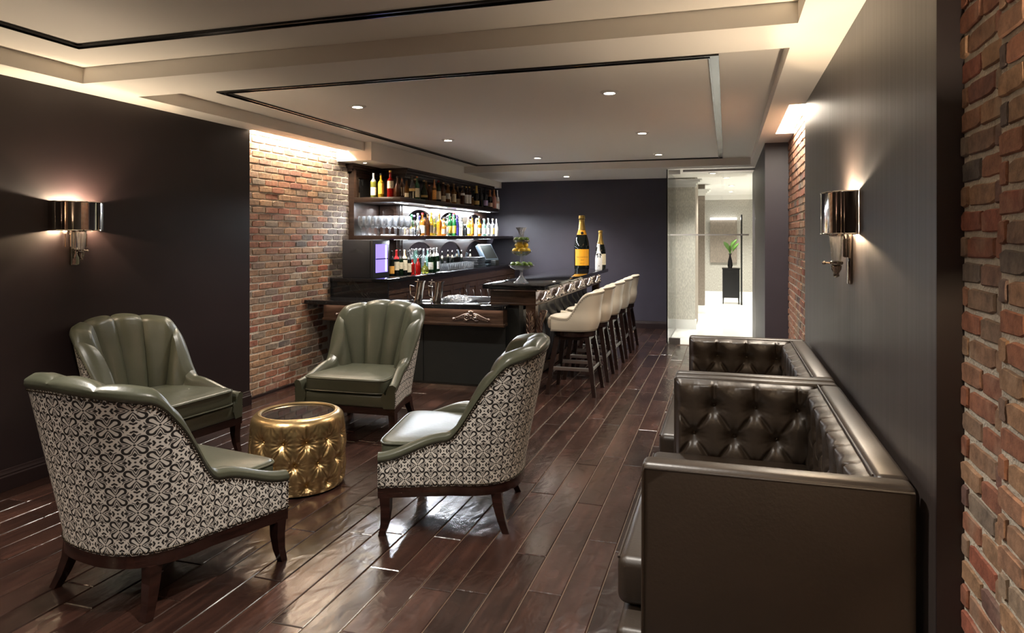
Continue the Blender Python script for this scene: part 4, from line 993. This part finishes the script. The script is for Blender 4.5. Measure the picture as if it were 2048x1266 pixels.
def bottle_mesh(kind, glass, h, r):
    k = (kind, glass, round(h, 3), round(r, 4))
    if k not in _bc: _bc[k] = MB().lathe([(a * r, b * h) for a, b in PROF[kind]], 4 if kind == 'square' else 16, PI / 4 if kind == 'square' else 0, (PI / 4 if kind == 'square' else 0) + 2 * PI).mesh('bottle', GL[glass], 50)
    return _bc[k]
FACE = math.radians(-52)
def bottle(name, kind, glass, x, y, z, h, r, lab=None, cap='black', label='', group=None, lz=(.12, .42), arc=75, foil=False, cat='bottle', ang=FACE, tilt=None):
    o = link(name, bottle_mesh(kind, glass, h, r), None, (x, y, z)); tag(o, label, cat, group)
    nr = PROF[kind][-2][0] * r
    if foil:
        pr = [(a * r * 1.02, b * h) for a, b in PROF[kind] if b >= .62]; pr.append((pr[-1][0] * .9, h * 1.004))
        MB().lathe(pr, 16).build('foil', CP[cap], o)
    else:
        t = PROF[kind][-1][1] * h; MB().lathe([(nr * 1.06, t - .004), (nr * 1.06, t + h * .055), (nr * .9, t + h * .062)], 12).build('cap', CP[cap], o)
    if lab:
        m = LB[lab]; a2 = math.radians(arc)
        if kind == 'square': MB().at(rz=ang).box(r * .70, r * .78, -r * .62, r * .62, lz[0] * h, lz[1] * h).build('paper_label', m, o, smooth=0)
        else:
            prf = PROF[kind]
            def rr(zf):
                for (a, b), (c_, d_) in zip(prf, prf[1:]):
                    if b <= zf <= d_: return a + (c_ - a) * (zf - b) / max(1e-6, d_ - b)
                return 1
            q = [(rr(t) * r * 1.015, t * h) for t in [lz[0] + (lz[1] - lz[0]) * i / 4 for i in range(5)]]
            MB().lathe(q, 12, ang - a2, ang + a2, caps=False).build('paper_label', m, o)
    return o
# ---- top shelf, one by one from the brick wall to the far end
TOPZ = 2.0225
top = [  # u, kind, glass, h, r, label, cap, lz, foil, words
    (747, 'wine', 'olive', .295, .037, 'white', 'silver', (.1, .42), True, 'pale green bottle with silver neck foil and white label'),
    (762, 'spirit', 'yellow', .285, .037, 'yellow', 'black', (.16, .60), False, 'yellow liqueur bottle with a yellow label and black cap'),
    (780.5, 'spirit', 'red', .315, .039, 'cream', 'gold', (.34, .62), False, 'tall red aperitif bottle with cream label and gold cap'),
    (795, 'decanter', 'brown', .27, .046, None, 'black', None, False, 'dark cognac decanter with black stopper, beside the red aperitif'),
    (804, 'square', 'brown', .25, .030, 'cream', 'black', (.1, .5), False, 'square brown spirit bottle with cream label and black cap'),
    (813, 'decanter', 'amber', .275, .048, 'cream', 'black', (.1, .28), False, 'round cognac bottle with a small low cream label'),
    (824, 'tall', 'clear', .275, .042, 'gold', 'black', (.34, .46), False, 'clear whisky bottle with slim gold-edged label'),
    (834, 'spirit', 'green', .285, .033, 'cream', 'copper', (.10, .50), False, 'green whisky bottle with cream label and copper top'),
    (848, 'decanter', 'dkgreen', .285, .048, 'gold', 'cork', (.14, .24), False, 'dark green decanter with low gold label'),
    (858.5, 'spirit', 'brown', .205, .034, None, 'copper', None, False, 'short brown bottle without a label'),
    (868.5, 'tall', 'amber', .295, .030, 'orange', 'copper', (.10, .52), True, 'slender amber bottle with long orange label'),
    (877, 'wine', 'dkgreen', .275, .034, 'cream', 'red', (.14, .54), False, 'dark green bottle with cream label and red cap'),
    (886.5, 'spirit', 'brown', .27, .034, 'cream', 'cork', (.06, .34), False, 'brown whisky bottle with low cream label'),
    (895.5, 'spirit', 'amber', .265, .034, 'white', 'cork', (.22, .52), False, 'amber whisky bottle with squarish white label'),
    (907.5, 'spirit', 'amber', .285, .034, 'cream', 'cork', (.10, .50), False, 'amber whisky bottle with tall cream label'),
    (915.5, 'decanter', 'brown', .24, .040, 'cream', 'black', (.06, .38), False, 'squat brown bottle with wide cream label'),
    (925, 'spirit', 'brown', .275, .034, 'white', 'cork', (.52, .64), False, 'red-brown bottle with a white tag on its shoulder'),
    (932.5, 'spirit', 'brown', .28, .031, 'white', 'gold', (.12, .58), False, 'brown bottle with long white label and gold cap'),
    (938.5, 'spirit', 'brown', .28, .031, 'white', 'gold', (.12, .58), False, 'brown bottle with long white label and gold cap'),
    (945, 'spirit', 'amber', .14, .024, None, 'silver', None, False, 'miniature amber bottle beside the champagne'),
    (953, 'champ', 'black', .325, .044, 'gold', 'gold', (.1, .28), True, 'champagne bottle with gold foil and gold label'),
    (962, 'champ', 'black', .30, .042, None, 'black', None, True, 'plain dark champagne bottle with black foil'),
    (970.5, 'champ', 'black', .325, .044, 'purple', 'black', (.1, .36), True, 'dark champagne bottle with violet shield label'),
    (980, 'champ', 'black', .30, .042, 'pinkish', 'copper', (.08, .30), True, 'champagne bottle with copper foil and blush label'),
    (988, 'champ', 'pink', .315, .042, None, 'copper', None, True, 'pink champagne bottle with copper neck'),
    (994.5, 'champ', 'white', .315, .040, 'pinkish', 'silver', (.3, .42), True, 'white champagne bottle with silver neck')]
for i, (u, k, g, h, r_, l, c_, lz, fo, wds) in enumerate(top):
    if u < 800: y = 7.47 + .02 * (i % 2); x = onY(u, y)
    else: x = -3.72 - (.09 if k == 'decanter' and i % 2 else .0) - .012 * (i % 3); y = onX(u, x)
    nm = 'champagne_bottle' if k == 'champ' else 'liquor_bottle'
    bottle(nm, k, g, x, y, TOPZ, h * (1 if k != 'champ' else 1.02), r_, l, c_, wds + (' on the top shelf' if len(wds.split()) < 11 else ''), 'bottles on the top shelf', lz or (.1, .4), 70, fo)
# second row behind on the top shelf
for i, (y, g, k) in enumerate(((8.25, 'brown', 'spirit'), (8.6, 'amber', 'spirit'), (9.0, 'dkgreen', 'wine'), (9.4, 'brown', 'tall'), (9.75, 'amber', 'spirit'), (10.1, 'brown', 'spirit'), (10.45, 'dkgreen', 'wine'))):
    bottle('liquor_bottle', k, g, -3.88, y, TOPZ, .28, .034, 'cream', 'cork', {'brown': 'brown', 'amber': 'amber', 'dkgreen': 'dark green'}[g] + ' bottle in the rear row of the top shelf', 'rear row of the top shelf')
# ---- middle shelf
MZ = 1.5675
mid = [(836, 'decanter', 'clear', .19, .040, None, 'silver', 'small clear decanter beside the wine glasses'), (845, 'spirit', 'amber', .285, .038, 'cream', 'red', 'amber bourbon bottle with red wax neck and cream label'),
       (855.5, 'tall', 'brown', .27, .034, None, 'cork', 'dark brown liqueur bottle without label'), (862.5, 'tall', 'yellow', .30, .030, 'cream', 'yellow', 'tall yellow liqueur bottle with yellow cap'),
       (869, 'spirit', 'olive', .24, .030, 'white', 'white', 'short olive bottle with white label'), (878.5, 'spirit', 'orange', .30, .036, None, 'gold', 'golden orange bottle without label'),
       (888, 'spirit', 'amber', .20, .036, 'white', 'white', 'short amber bottle with white label'), (894, 'square', 'clear', .27, .030, 'white', 'black', 'square clear bottle with white label'),
       (900, 'spirit', 'green', .30, .035, 'yellow', 'green', 'bright green bottle with pale yellow label'), (908, 'wine', 'green', .31, .036, 'yellow', 'red', 'green whisky bottle with red cap and yellow label'),
       (914, 'tall', 'blue', .29, .032, None, 'purple', 'violet glass bottle with purple stopper'), (921, 'tall', 'water', .27, .035, None, 'white', 'clear vodka bottle with frosted look'),
       (929.5, 'square', 'black', .17, .038, None, 'silver', 'squat black square bottle'), (937.5, 'spirit', 'yellow', .26, .032, 'white', 'silver', 'yellow bottle with white label on the middle shelf'),
       (944.5, 'tall', 'amber', .29, .034, 'yellow', 'black', 'amber rum bottle with yellow label and black cap'), (952, 'spirit', 'white', .25, .030, 'white', 'silver', 'opaque white bottle beside the amber rum'),
       (959, 'spirit', 'orange', .27, .036, 'cream', 'black', 'orange spirit bottle with cream label and black cap'), (968, 'wine', 'aqua', .26, .036, 'white', 'white', 'pale green gin bottle with white label'),
       (977, 'spirit', 'water', .28, .036, 'white', 'silver', 'clear gin bottle with white label'), (985.5, 'spirit', 'water', .28, .036, 'orange', 'cork', 'clear vodka bottle with orange label'),
       (993, 'champ', 'white', .27, .034, None, 'silver', 'white bottle at the far end of the middle shelf')]
for i, (u, k, g, h, r_, l, c_, wds) in enumerate(mid):
    x = -3.715 - .012 * (i % 2); bottle('liquor_bottle', k, g, x, onX(u, x), MZ, h, r_, l, c_, wds, 'bottles on the middle shelf', (.12, .46), 70)
for i in range(13):
    g = ('water', 'clear', 'water', 'amber', 'clear', 'olive')[i % 6]; wd = {'water': 'clear', 'clear': 'thin clear', 'amber': 'amber', 'olive': 'olive green'}[g]
    bottle('liquor_bottle', ('spirit', 'tall', 'wine')[i % 3], g, -3.84 - .03 * (i % 2), 8.62 + i * .185, MZ, .26 + .02 * (i % 3), .034, 'white' if i % 2 else None, ('silver', 'purple', 'white', 'black')[i % 4], wd + ' bottle in the rear row of the middle shelf', 'rear row of the middle shelf')
wine_glass = MB().lathe([(.034, 0), (.034, .002), (.006, .006), (.0042, .02), (.0042, .085), (.010, .092), (.030, .112), (.038, .14), (.0375, .18), (.031, .235), (.030, .235), (.0365, .18), (.037, .14), (.029, .114), (.0005, .097)], 18, caps=False).mesh('wine_glass', M['crystal'], 50)
for rw in range(4):
    for k in range(8):
        x = -4.212 + k * .077 + (.02 if rw % 2 else 0)
        if x > -3.66 or (rw == 3 and k < 2): continue
        o = link('wine_glass', wine_glass, None, (x, 7.445 + rw * .083, MZ)); tag(o, 'clear stemmed wine glass in the ' + ('front', 'second', 'third', 'rear')[rw] + ' row above the drinks cooler', 'wine glass', 'wine glasses on the middle shelf')
for k in range(3):
    for j in range(2):
        o = link('wine_glass', wine_glass, None, (-3.83 - j * .09, 7.80 + k * .080, MZ)); tag(o, 'clear stemmed wine glass beside the tumblers, in the ' + ('front' if j == 0 else 'rear') + ' file', 'wine glass', 'wine glasses on the middle shelf')
tumbler = MB().lathe([(.030, 0), (.036, .09), (.0345, .09), (.0285, .006), (.0005, .006)], 16, caps=False).mesh('tumbler', M['crystal'], 50)
for k in range(5):
    o = link('tumbler', tumbler, None, (-3.81 - .080 * (k % 2), 8.12 + k * .045, MZ)); tag(o, 'short clear tumbler between the wine glasses and bourbon bottle', 'tumbler', 'tumblers on the middle shelf')
# ---- back counter
CZ = 1.0825
low = [(783, -3.83, 'wine', 'black', .30, .035, 'orange', 'black', (.1, .40), 'wine bottle with orange label beside the cooler'), (793, -3.80, 'wine', 'black', .31, .034, 'cream', 'red', (.22, .55), 'wine bottle with cream label and red foil'),
       (801, -3.78, 'wine', 'dkgreen', .31, .034, 'cream', 'black', (.26, .52), 'dark green wine bottle with narrow cream label'), (809.5, -3.76, 'wine', 'black', .31, .034, 'cream', 'cork', (.20, .60), 'wine bottle with tall cream label'),
       (817.5, -3.74, 'wine', 'black', .29, .034, 'cream', 'black', (.12, .50), 'wine bottle with low cream label'), (825, -3.74, 'spirit', 'red', .20, .032, None, 'silver', (.1, .4), 'small red syrup bottle beside the wine'),
       (836, -3.73, 'tall', 'red', .21, .034, None, 'silver', (.1, .4), 'bright red bitters bottle on the back counter'), (850, -3.74, 'decanter', 'olive', .16, .050, None, 'silver', (.1, .4), 'jar of green olives with silver lid'),
       (861, -3.74, 'wine', 'dkgreen', .32, .036, 'white', 'silver', (.12, .42), 'dark bottle with white label and silver pourer'), (868.5, -3.72, 'wine', 'dkgreen', .32, .036, None, 'silver', (.1, .4), 'dark green bottle with silver pourer, unlabelled'),
       (873.5, -3.80, 'wine', 'dkgreen', .32, .036, 'white', 'silver', (.1, .42), 'rear dark bottle with white label beside the tumblers')]
for u, x, k, g, h, r_, l, c_, lz, wds in low:
    nm = 'wine_bottle' if k == 'wine' else ('olive_jar' if 'jar' in wds else 'liquor_bottle')
    bottle(nm, k, g, x, onX(u, x), CZ, h, r_, l, c_, wds, 'bottles on the back counter', lz, 70, k == 'wine')
for k in range(6):
    bottle('liquor_bottle', 'spirit', ('water', 'aqua', 'clear')[k % 3], -3.93, 8.2 + k * .14, CZ, .30, .034, None, 'silver', ('clear', 'pale aqua', 'thin clear')[k % 3] + ' bottle with silver pourer at the rear of the back counter', 'rear bottles on the back counter')
for k in range(12):
    for j in range(2):
        o = link('tumbler', tumbler, None, (-3.74 - .085 * j, 9.02 + k * .088, CZ)); tag(o, 'short clear tumbler in the ' + ('front' if j == 0 else 'rear') + ' row on the back counter', 'tumbler', 'tumblers on the back counter')
# stacked menus and till
for k in range(6):
    z = CZ + k * .026; mb = MB().rbox(-.13, .13, -.17, .17, .0, .022, .004); 
    o = mb.build('menu_folder', M['blackleather'], None, (-3.80, 10.25, z), .06 * (k % 3 - 1)); pg = MB().box(-.124, .131, -.165, .165, .006, .016).build('pages', M['bluegrey'], o, smooth=0)
    tag(o, 'black menu folder in the stack beside the till' + ('' if k < 5 else ', topmost'), 'menu', 'stacked menu folders')
for k in range(4):
    o = bottle('bar_bottle', 'tall', 'black', -3.90, 9.2 + k * .38, CZ, .26, .022, 'cream', 'silver', 'slim dark bottle with cream neck band behind the tumblers', 'slim bottles against the mirror', (.60, .78), 178)
pt_ = empty('till_terminal', (-3.78, 10.78, CZ), face(.95, -.30)); tag(pt_, 'blue-grey touch-screen till on a tilted stand at the far end of the back counter', 'till')
MB().rbox(-.11, .11, -.10, .10, 0, .03, .01).build('foot', M['bluegrey'], pt_)
MB().at((0, .02, .03), rx=math.radians(-28)).rbox(-.04, .04, -.03, .03, -.02, .20, .01).build('stand', M['bluegrey'], pt_)
hd = MB().at((0, -.015, .20), rx=math.radians(-32)).rbox(-.185, .185, -.035, .04, -.15, .16, .018, 3).build('housing', M['bluegrey'], pt_)
MB().at((0, -.015, .20), rx=math.radians(-32)).box(-.155, .155, -.0385, -.0345, -.12, .135).build('screen', M['screen'], hd, smooth=0)
MB().rbox(-.05, .05, -.22, -.12, 0, .09, .006).build('receipt_printer', M['blackpanel'], pt_)
# ---- on the low bar: two polished pitchers, two taps, bottles with pourers
for i, (x, y) in enumerate(((-3.05, 6.60), (-2.83, 6.58))):
    pr = [(.044, 0), (.046, .01), (.040, .10), (.044, .19), (.052, .215)]
    mb = MB().lathe([*pr, (.050, .215), (.042, .19), (.038, .10), (.043, .012), (.0005, .012)], 28, caps=False)
    mb.v = [(a + .16 * c_, b, c_ + .10 * a * c_ / .2) for a, b, c_ in mb.v]
    o = mb.build('steel_pitcher', M['nickel'], None, (x - .02, y, .8755)); tag(o, 'leaning polished steel pitcher on the low bar, ' + ('farther from the ice bin' if i == 0 else 'next to the ice bin'), 'pitcher', 'two polished pitchers')
    MB().tube([(-.045, 0, .16), (-.09, 0, .17), (-.085, 0, .07), (-.035, 0, .04)], .006, 6).build('handle', M['chrome'], o)
    t = empty('chrome_tap', (-3.16 + .16 * i, 6.80, .8755)); tag(t, 'small chrome tap with cross handle behind the ' + ('first' if i == 0 else 'second') + ' steel pitcher', 'tap', 'two chrome taps')
    MB().tube([(0, 0, 0), (0, 0, .12), (.005, -.01, .17), (.02, -.05, .19), (.02, -.075, .165)], .009, 8).build('spout', M['chrome'], t)
    MB().tube([(-.035, 0, .195), (.035, 0, .195)], .006, 6).tube([(0, 0, .15), (0, 0, .21)], .007, 6).ball((0, 0, .213), .011, 8, 6).build('cross_handle', M['chrome'], t)
    MB().lathe([(.022, 0), (.020, .012), (.011, .018)], 16).build('base', M['chrome'], t)
rk = empty('speed_rack', (-2.52, 7.27, 0)); tag(rk, 'steel speed rack for pouring bottles behind the ice bin', 'rack')
MB().box(-.38, .20, -.06, .06, .50, .51).box(-.38, .20, -.065, -.06, .50, .66).box(-.38, .20, .06, .065, .50, .72).build('tray', M['steel'], rk, smooth=0)
for s_ in (-.37, .19): MB().box(s_ - .01, s_ + .01, -.05, .05, .0, .50).build('leg', M['steel'], rk, smooth=0)
for k in range(7):
    x = -2.86 + k * .085; g = ('water', 'amber', 'clear', 'green', 'water', 'brown', 'clear')[k]
    o = link('pouring_bottle', bottle_mesh('spirit', g, .36, .036), None, (x, 7.27, .5105)); tag(o, {'water': 'clear', 'clear': 'thin clear', 'amber': 'amber', 'green': 'green', 'brown': 'brown'}[g] + ' pouring bottle with chrome spout in the speed rack', 'bottle', 'bottles in the speed rack')
    MB().lathe([(.014, .345), (.016, .365), (.008, .375)], 10).tube([(0, 0, .37), (0, -.004, .41), (-.012, -.01, .455)], [.007, .006, .004], 7).build('pour_spout', M['chrome'], o)
# ---- fruit stand on the high bar
FX, FY, FZ = -2.03, 6.88, 1.0725
fs_ = empty('fruit_stand', (FX, FY, FZ)); tag(fs_, 'three-tier crystal fruit stand with trumpet vase on the high bar', 'fruit stand')
MB().lathe([(.078, 0), (.080, .006), (.060, .022), (.030, .055), (.014, .085), (.012, .115), (.02, .13), (.012, .14)], 30).build('foot', M['crystal'], fs_, smooth=50)
def bowl(z, R): return MB().lathe([(.012, z), (R * .55, z + .008), (R * .92, z + .032), (R * 1.06, z + .052), (R * 1.02, z + .052), (R * .88, z + .036), (R * .52, z + .014), (.012, z + .006)], 32, caps=False).build('bowl', M['crystal'], fs_)
bowl(.135, .128); bowl(.280, .102); bowl(.395, .086)
for a, b in ((.14, .29), (.29, .41), (.41, .45)): MB().lathe([(.010, a), (.012, (a + b) / 2), (.010, b)], 12).build('stem', M['crystal'], fs_)
MB().lathe([(.014, .45), (.026, .455), (.026, .50), (.034, .54), (.060, .575), (.057, .575), (.031, .54), (.022, .50), (.0005, .462)], 24, caps=False).build('trumpet_vase', M['crystal'], fs_)
def fruit(mat, sc, name):
    mb = MB().ball((0, 0, 0), 1, 14, 10, sc); mb.ball((sc[0] * 1.0, 0, 0), .16, 6, 4); mb.ball((-sc[0] * 1.0, 0, 0), .12, 6, 4)
    return mb.mesh(name, mat, 180)
lime_m = fruit(M['lime'], (.030, .0265, .0265), 'lime'); lemon_m = fruit(M['lemon'], (.037, .029, .029), 'lemon')
def fix_tips(me, sx):
    for v in me.vertices:
        if v.co.length > .06: v.co *= 0
for nm, sc_ in (('lime', (.030, .0265, .0265)), ('lemon', (.037, .029, .029))):
    mb = MB(); mb.grid(lambda u, v, sc_=sc_: (sc_[0] * (-math.cos(PI * v) * (1 + .14 * abs(math.cos(PI * v)) ** 9)), sc_[1] * math.sin(PI * v) ** .95 * math.cos(2 * PI * u), sc_[2] * math.sin(PI * v) ** .95 * math.sin(2 * PI * u)), 16, 14, closeu=True)
    if nm == 'lime': lime_m = mb.mesh('lime', M['lime'], 180)
    else: lemon_m = mb.mesh('lemon', M['lemon'], 180)
def put_fruit(me, nm, n, R, z, lab, grp, lift=0, a0=0.):
    for k in range(n):
        a = a0 + 2 * PI * k / n; o = link(nm, me, None, (FX + R * math.cos(a), FY + R * math.sin(a), FZ + z + lift)); o.rotation_euler = (random.uniform(-.4, .4), random.uniform(-.5, .5), a + PI / 2 + random.uniform(-.35, .35)); tag(o, lab, nm, grp)
put_fruit(lime_m, 'lime', 8, .093, .135 + .058, 'green lime in the bottom bowl of the fruit stand', 'limes in the bottom bowl')
put_fruit(lemon_m, 'lemon', 5, .070, .280 + .056, 'yellow lemon in the lower layer of the middle bowl of the fruit stand', 'lower lemons in the middle bowl')
put_fruit(lemon_m, 'lemon', 3, .046, .280 + .110, 'yellow lemon piled on top in the middle bowl of the fruit stand', 'upper lemons in the middle bowl', 0, .5)
put_fruit(lime_m, 'lime', 5, .058, .395 + .055, 'green lime in the top bowl of the fruit stand', 'limes in the top bowl')
# ---- champagne on the high bar
def text(body, size, loc, rz, mat, parent, bend=None):
    cu = bpy.data.curves.new('lettering', 'FONT'); cu.body = body; cu.size = size; cu.align_x = 'CENTER'; cu.extrude = .0004
    t = bpy.data.objects.new('lettering', cu); COL.objects.link(t); bpy.context.view_layer.update()
    me = bpy.data.meshes.new_from_object(t); bpy.data.objects.remove(t)
    for v in me.vertices:          # wrap round the bottle
        a = v.co.x / bend; R_ = bend + v.co.z; z = v.co.y; v.co = (R_ * math.sin(a), -R_ * math.cos(a), z)
    me.materials.append(mat); return link('lettering', me, parent, loc, rz)
INK = pm('label_ink', (.10, .05, .01), .5)
BX, BY = -2.03, 10.02; AF = math.radians(-75)
orl = pm('orange_label', (.80, .36, .02), .45)
b1 = bottle('champagne_bottle', 'champ', 'black', BX, BY, FZ, .78, .112, None, 'gold', 'giant champagne bottle with orange label on the high bar', None, foil=False)
for ch in list(b1.children): bpy.data.objects.remove(ch)
MB().lathe([(.112 * 1.012, .78 * t) for t in (.08, .2, .3, .385)], 24, AF - 1.05, AF + 1.05, caps=False).build('paper_label', orl, b1)
def champ_r(t):
    p = PROF['champ']
    for (a, b), (c_, d_) in zip(p, p[1:]):
        if b <= t <= d_: return a + (c_ - a) * (t - b) / max(1e-6, d_ - b)
    return .36
MB().lathe([(champ_r(t) * .112 * 1.02, .78 * t) for t in (.655, .70, .74)], 24).build('collar_label', orl, b1)
MB().lathe([(champ_r(t) * .112 * 1.03, .78 * t) for t in (.74, .80, .88, .94, .96)] + [(.112 * .40, .79), (.112 * .3, .795)], 24).build('foil', CP['gold'], b1)
sl = MB().at(rz=AF + PI / 2).ball((0, 0, 0), .022, 14, 4, (1, .25, 1)); o = sl.build('seal', CP['black'], b1, (math.cos(AF) * .079, math.sin(AF) * .079, .525)); o.location = (math.cos(AF) * champ_r(.67) * .116, math.sin(AF) * champ_r(.67) * .116, .78 * .685)
rz_ = AF + PI / 2
text('Veuve Clicquot Ponsardin', .0175, (0, 0, .78 * .232), rz_, INK, b1, .1142); text('BRUT', .018, (0, 0, .78 * .175), rz_, INK, b1, .1142); text('REIMS FRANCE', .010, (0, 0, .78 * .12), rz_, INK, b1, .1142)
b2 = bottle('champagne_bottle', 'champ', 'black', -1.775, 10.14, FZ, .575, .078, 'cream', 'gold', 'large champagne bottle with gold foil and cream side label, behind a white bottle', None, (.12, .40), 50, True, ang=math.radians(-38))
b3 = bottle('champagne_bottle', 'champ', 'white', -1.765, 9.93, FZ, .375, .052, None, 'white', 'white champagne bottle with black bow standing before larger dark ones', None, foil=True)
bow = MB().at(rz=AF)
for s_ in (-1, 1): bow.tube([(.030, 0, .232), (.036, s_ * .018, .236), (.038, s_ * .032, .220), (.034, s_ * .018, .216), (.031, 0, .228)], [.004, .008, .010, .008, .004], 6).tube([(.032, 0, .226), (.042, s_ * .012, .200), (.046, s_ * .02, .185)], [.003, .006, .008], 6)
bow.build('bow', CP['black'], b3)
sl = MB().at(rz=AF).box(.0515, .0525, -.007, .007, .055, .070).build('emblem', CP['silver'], b3, smooth=0)
# ================================================================== foyer furniture
cn = empty('console_cabinet', (.10, 17.0, 0)); tag(cn, 'black console cabinet in the white foyer behind the glass', 'cabinet')
MB().box(-.19, .19, -.2, .2, .14, .80).build('body', M['blacklac'], cn, smooth=0); MB().box(-.20, .20, -.21, .21, .80, .83).build('top', M['blacklac'], cn, smooth=0)
for sx in (-1, 1): MB().box(sx * .095 - .09, sx * .095 + .09, -.206, -.2, .16, .77).build('door', M['blacklac'], cn, smooth=0)
for sx in (-1, 1):
    for sy in (-1, 1): MB().leg([(sx * .17, sy * .18, .14), (sx * .175, sy * .185, 0)], [.016, .010]).build('leg', M['blacklac'], cn, smooth=0)
vs_ = tag(MB().lathe([(.045, 0), (.058, .05), (.050, .16), (.020, .27), (.022, .30), (.040, .335), (.036, .335), (.016, .30)], 20, caps=False).build('vase', M['blacklac'], None, (.08, 16.95, .8305)), 'dark waisted vase on the black console', 'vase')
for i, (dx, dz, lean_) in enumerate(((.03, .52, .12), (-.05, .46, -.10), (.09, .42, .20), (-.01, .36, .02))):
    mb = MB().tube([(0, 0, .12), (dx * .3, 0, .36), (dx, 0, dz * .9)], .005, 6)
    mb.grid(lambda u, v, dx=dx, dz=dz, l_=lean_: (dx + l_ * v ** 1.4 + (u - .5) * .10 * math.sin(PI * min(1, v * .95 + .04)), .02 * math.cos(PI * u) * math.sin(PI * v), dz * .9 + .30 * v - .10 * v * v), 6, 12)
    o = mb.build('leaf_stem', M['leaf'], None, (.08, 16.95 + .006 * i, .8305), .4 * i); tag(o, 'broad green leaf on a stem standing in the dark vase', 'leaf', 'leaves in the foyer vase')
tag(MB().box(.315, .345, 16.6, 17.3, .0, 2.06).build('screen_panel', M['blacklac'], smooth=0), 'tall thin black screen panel beside the console in the foyer', 'screen')
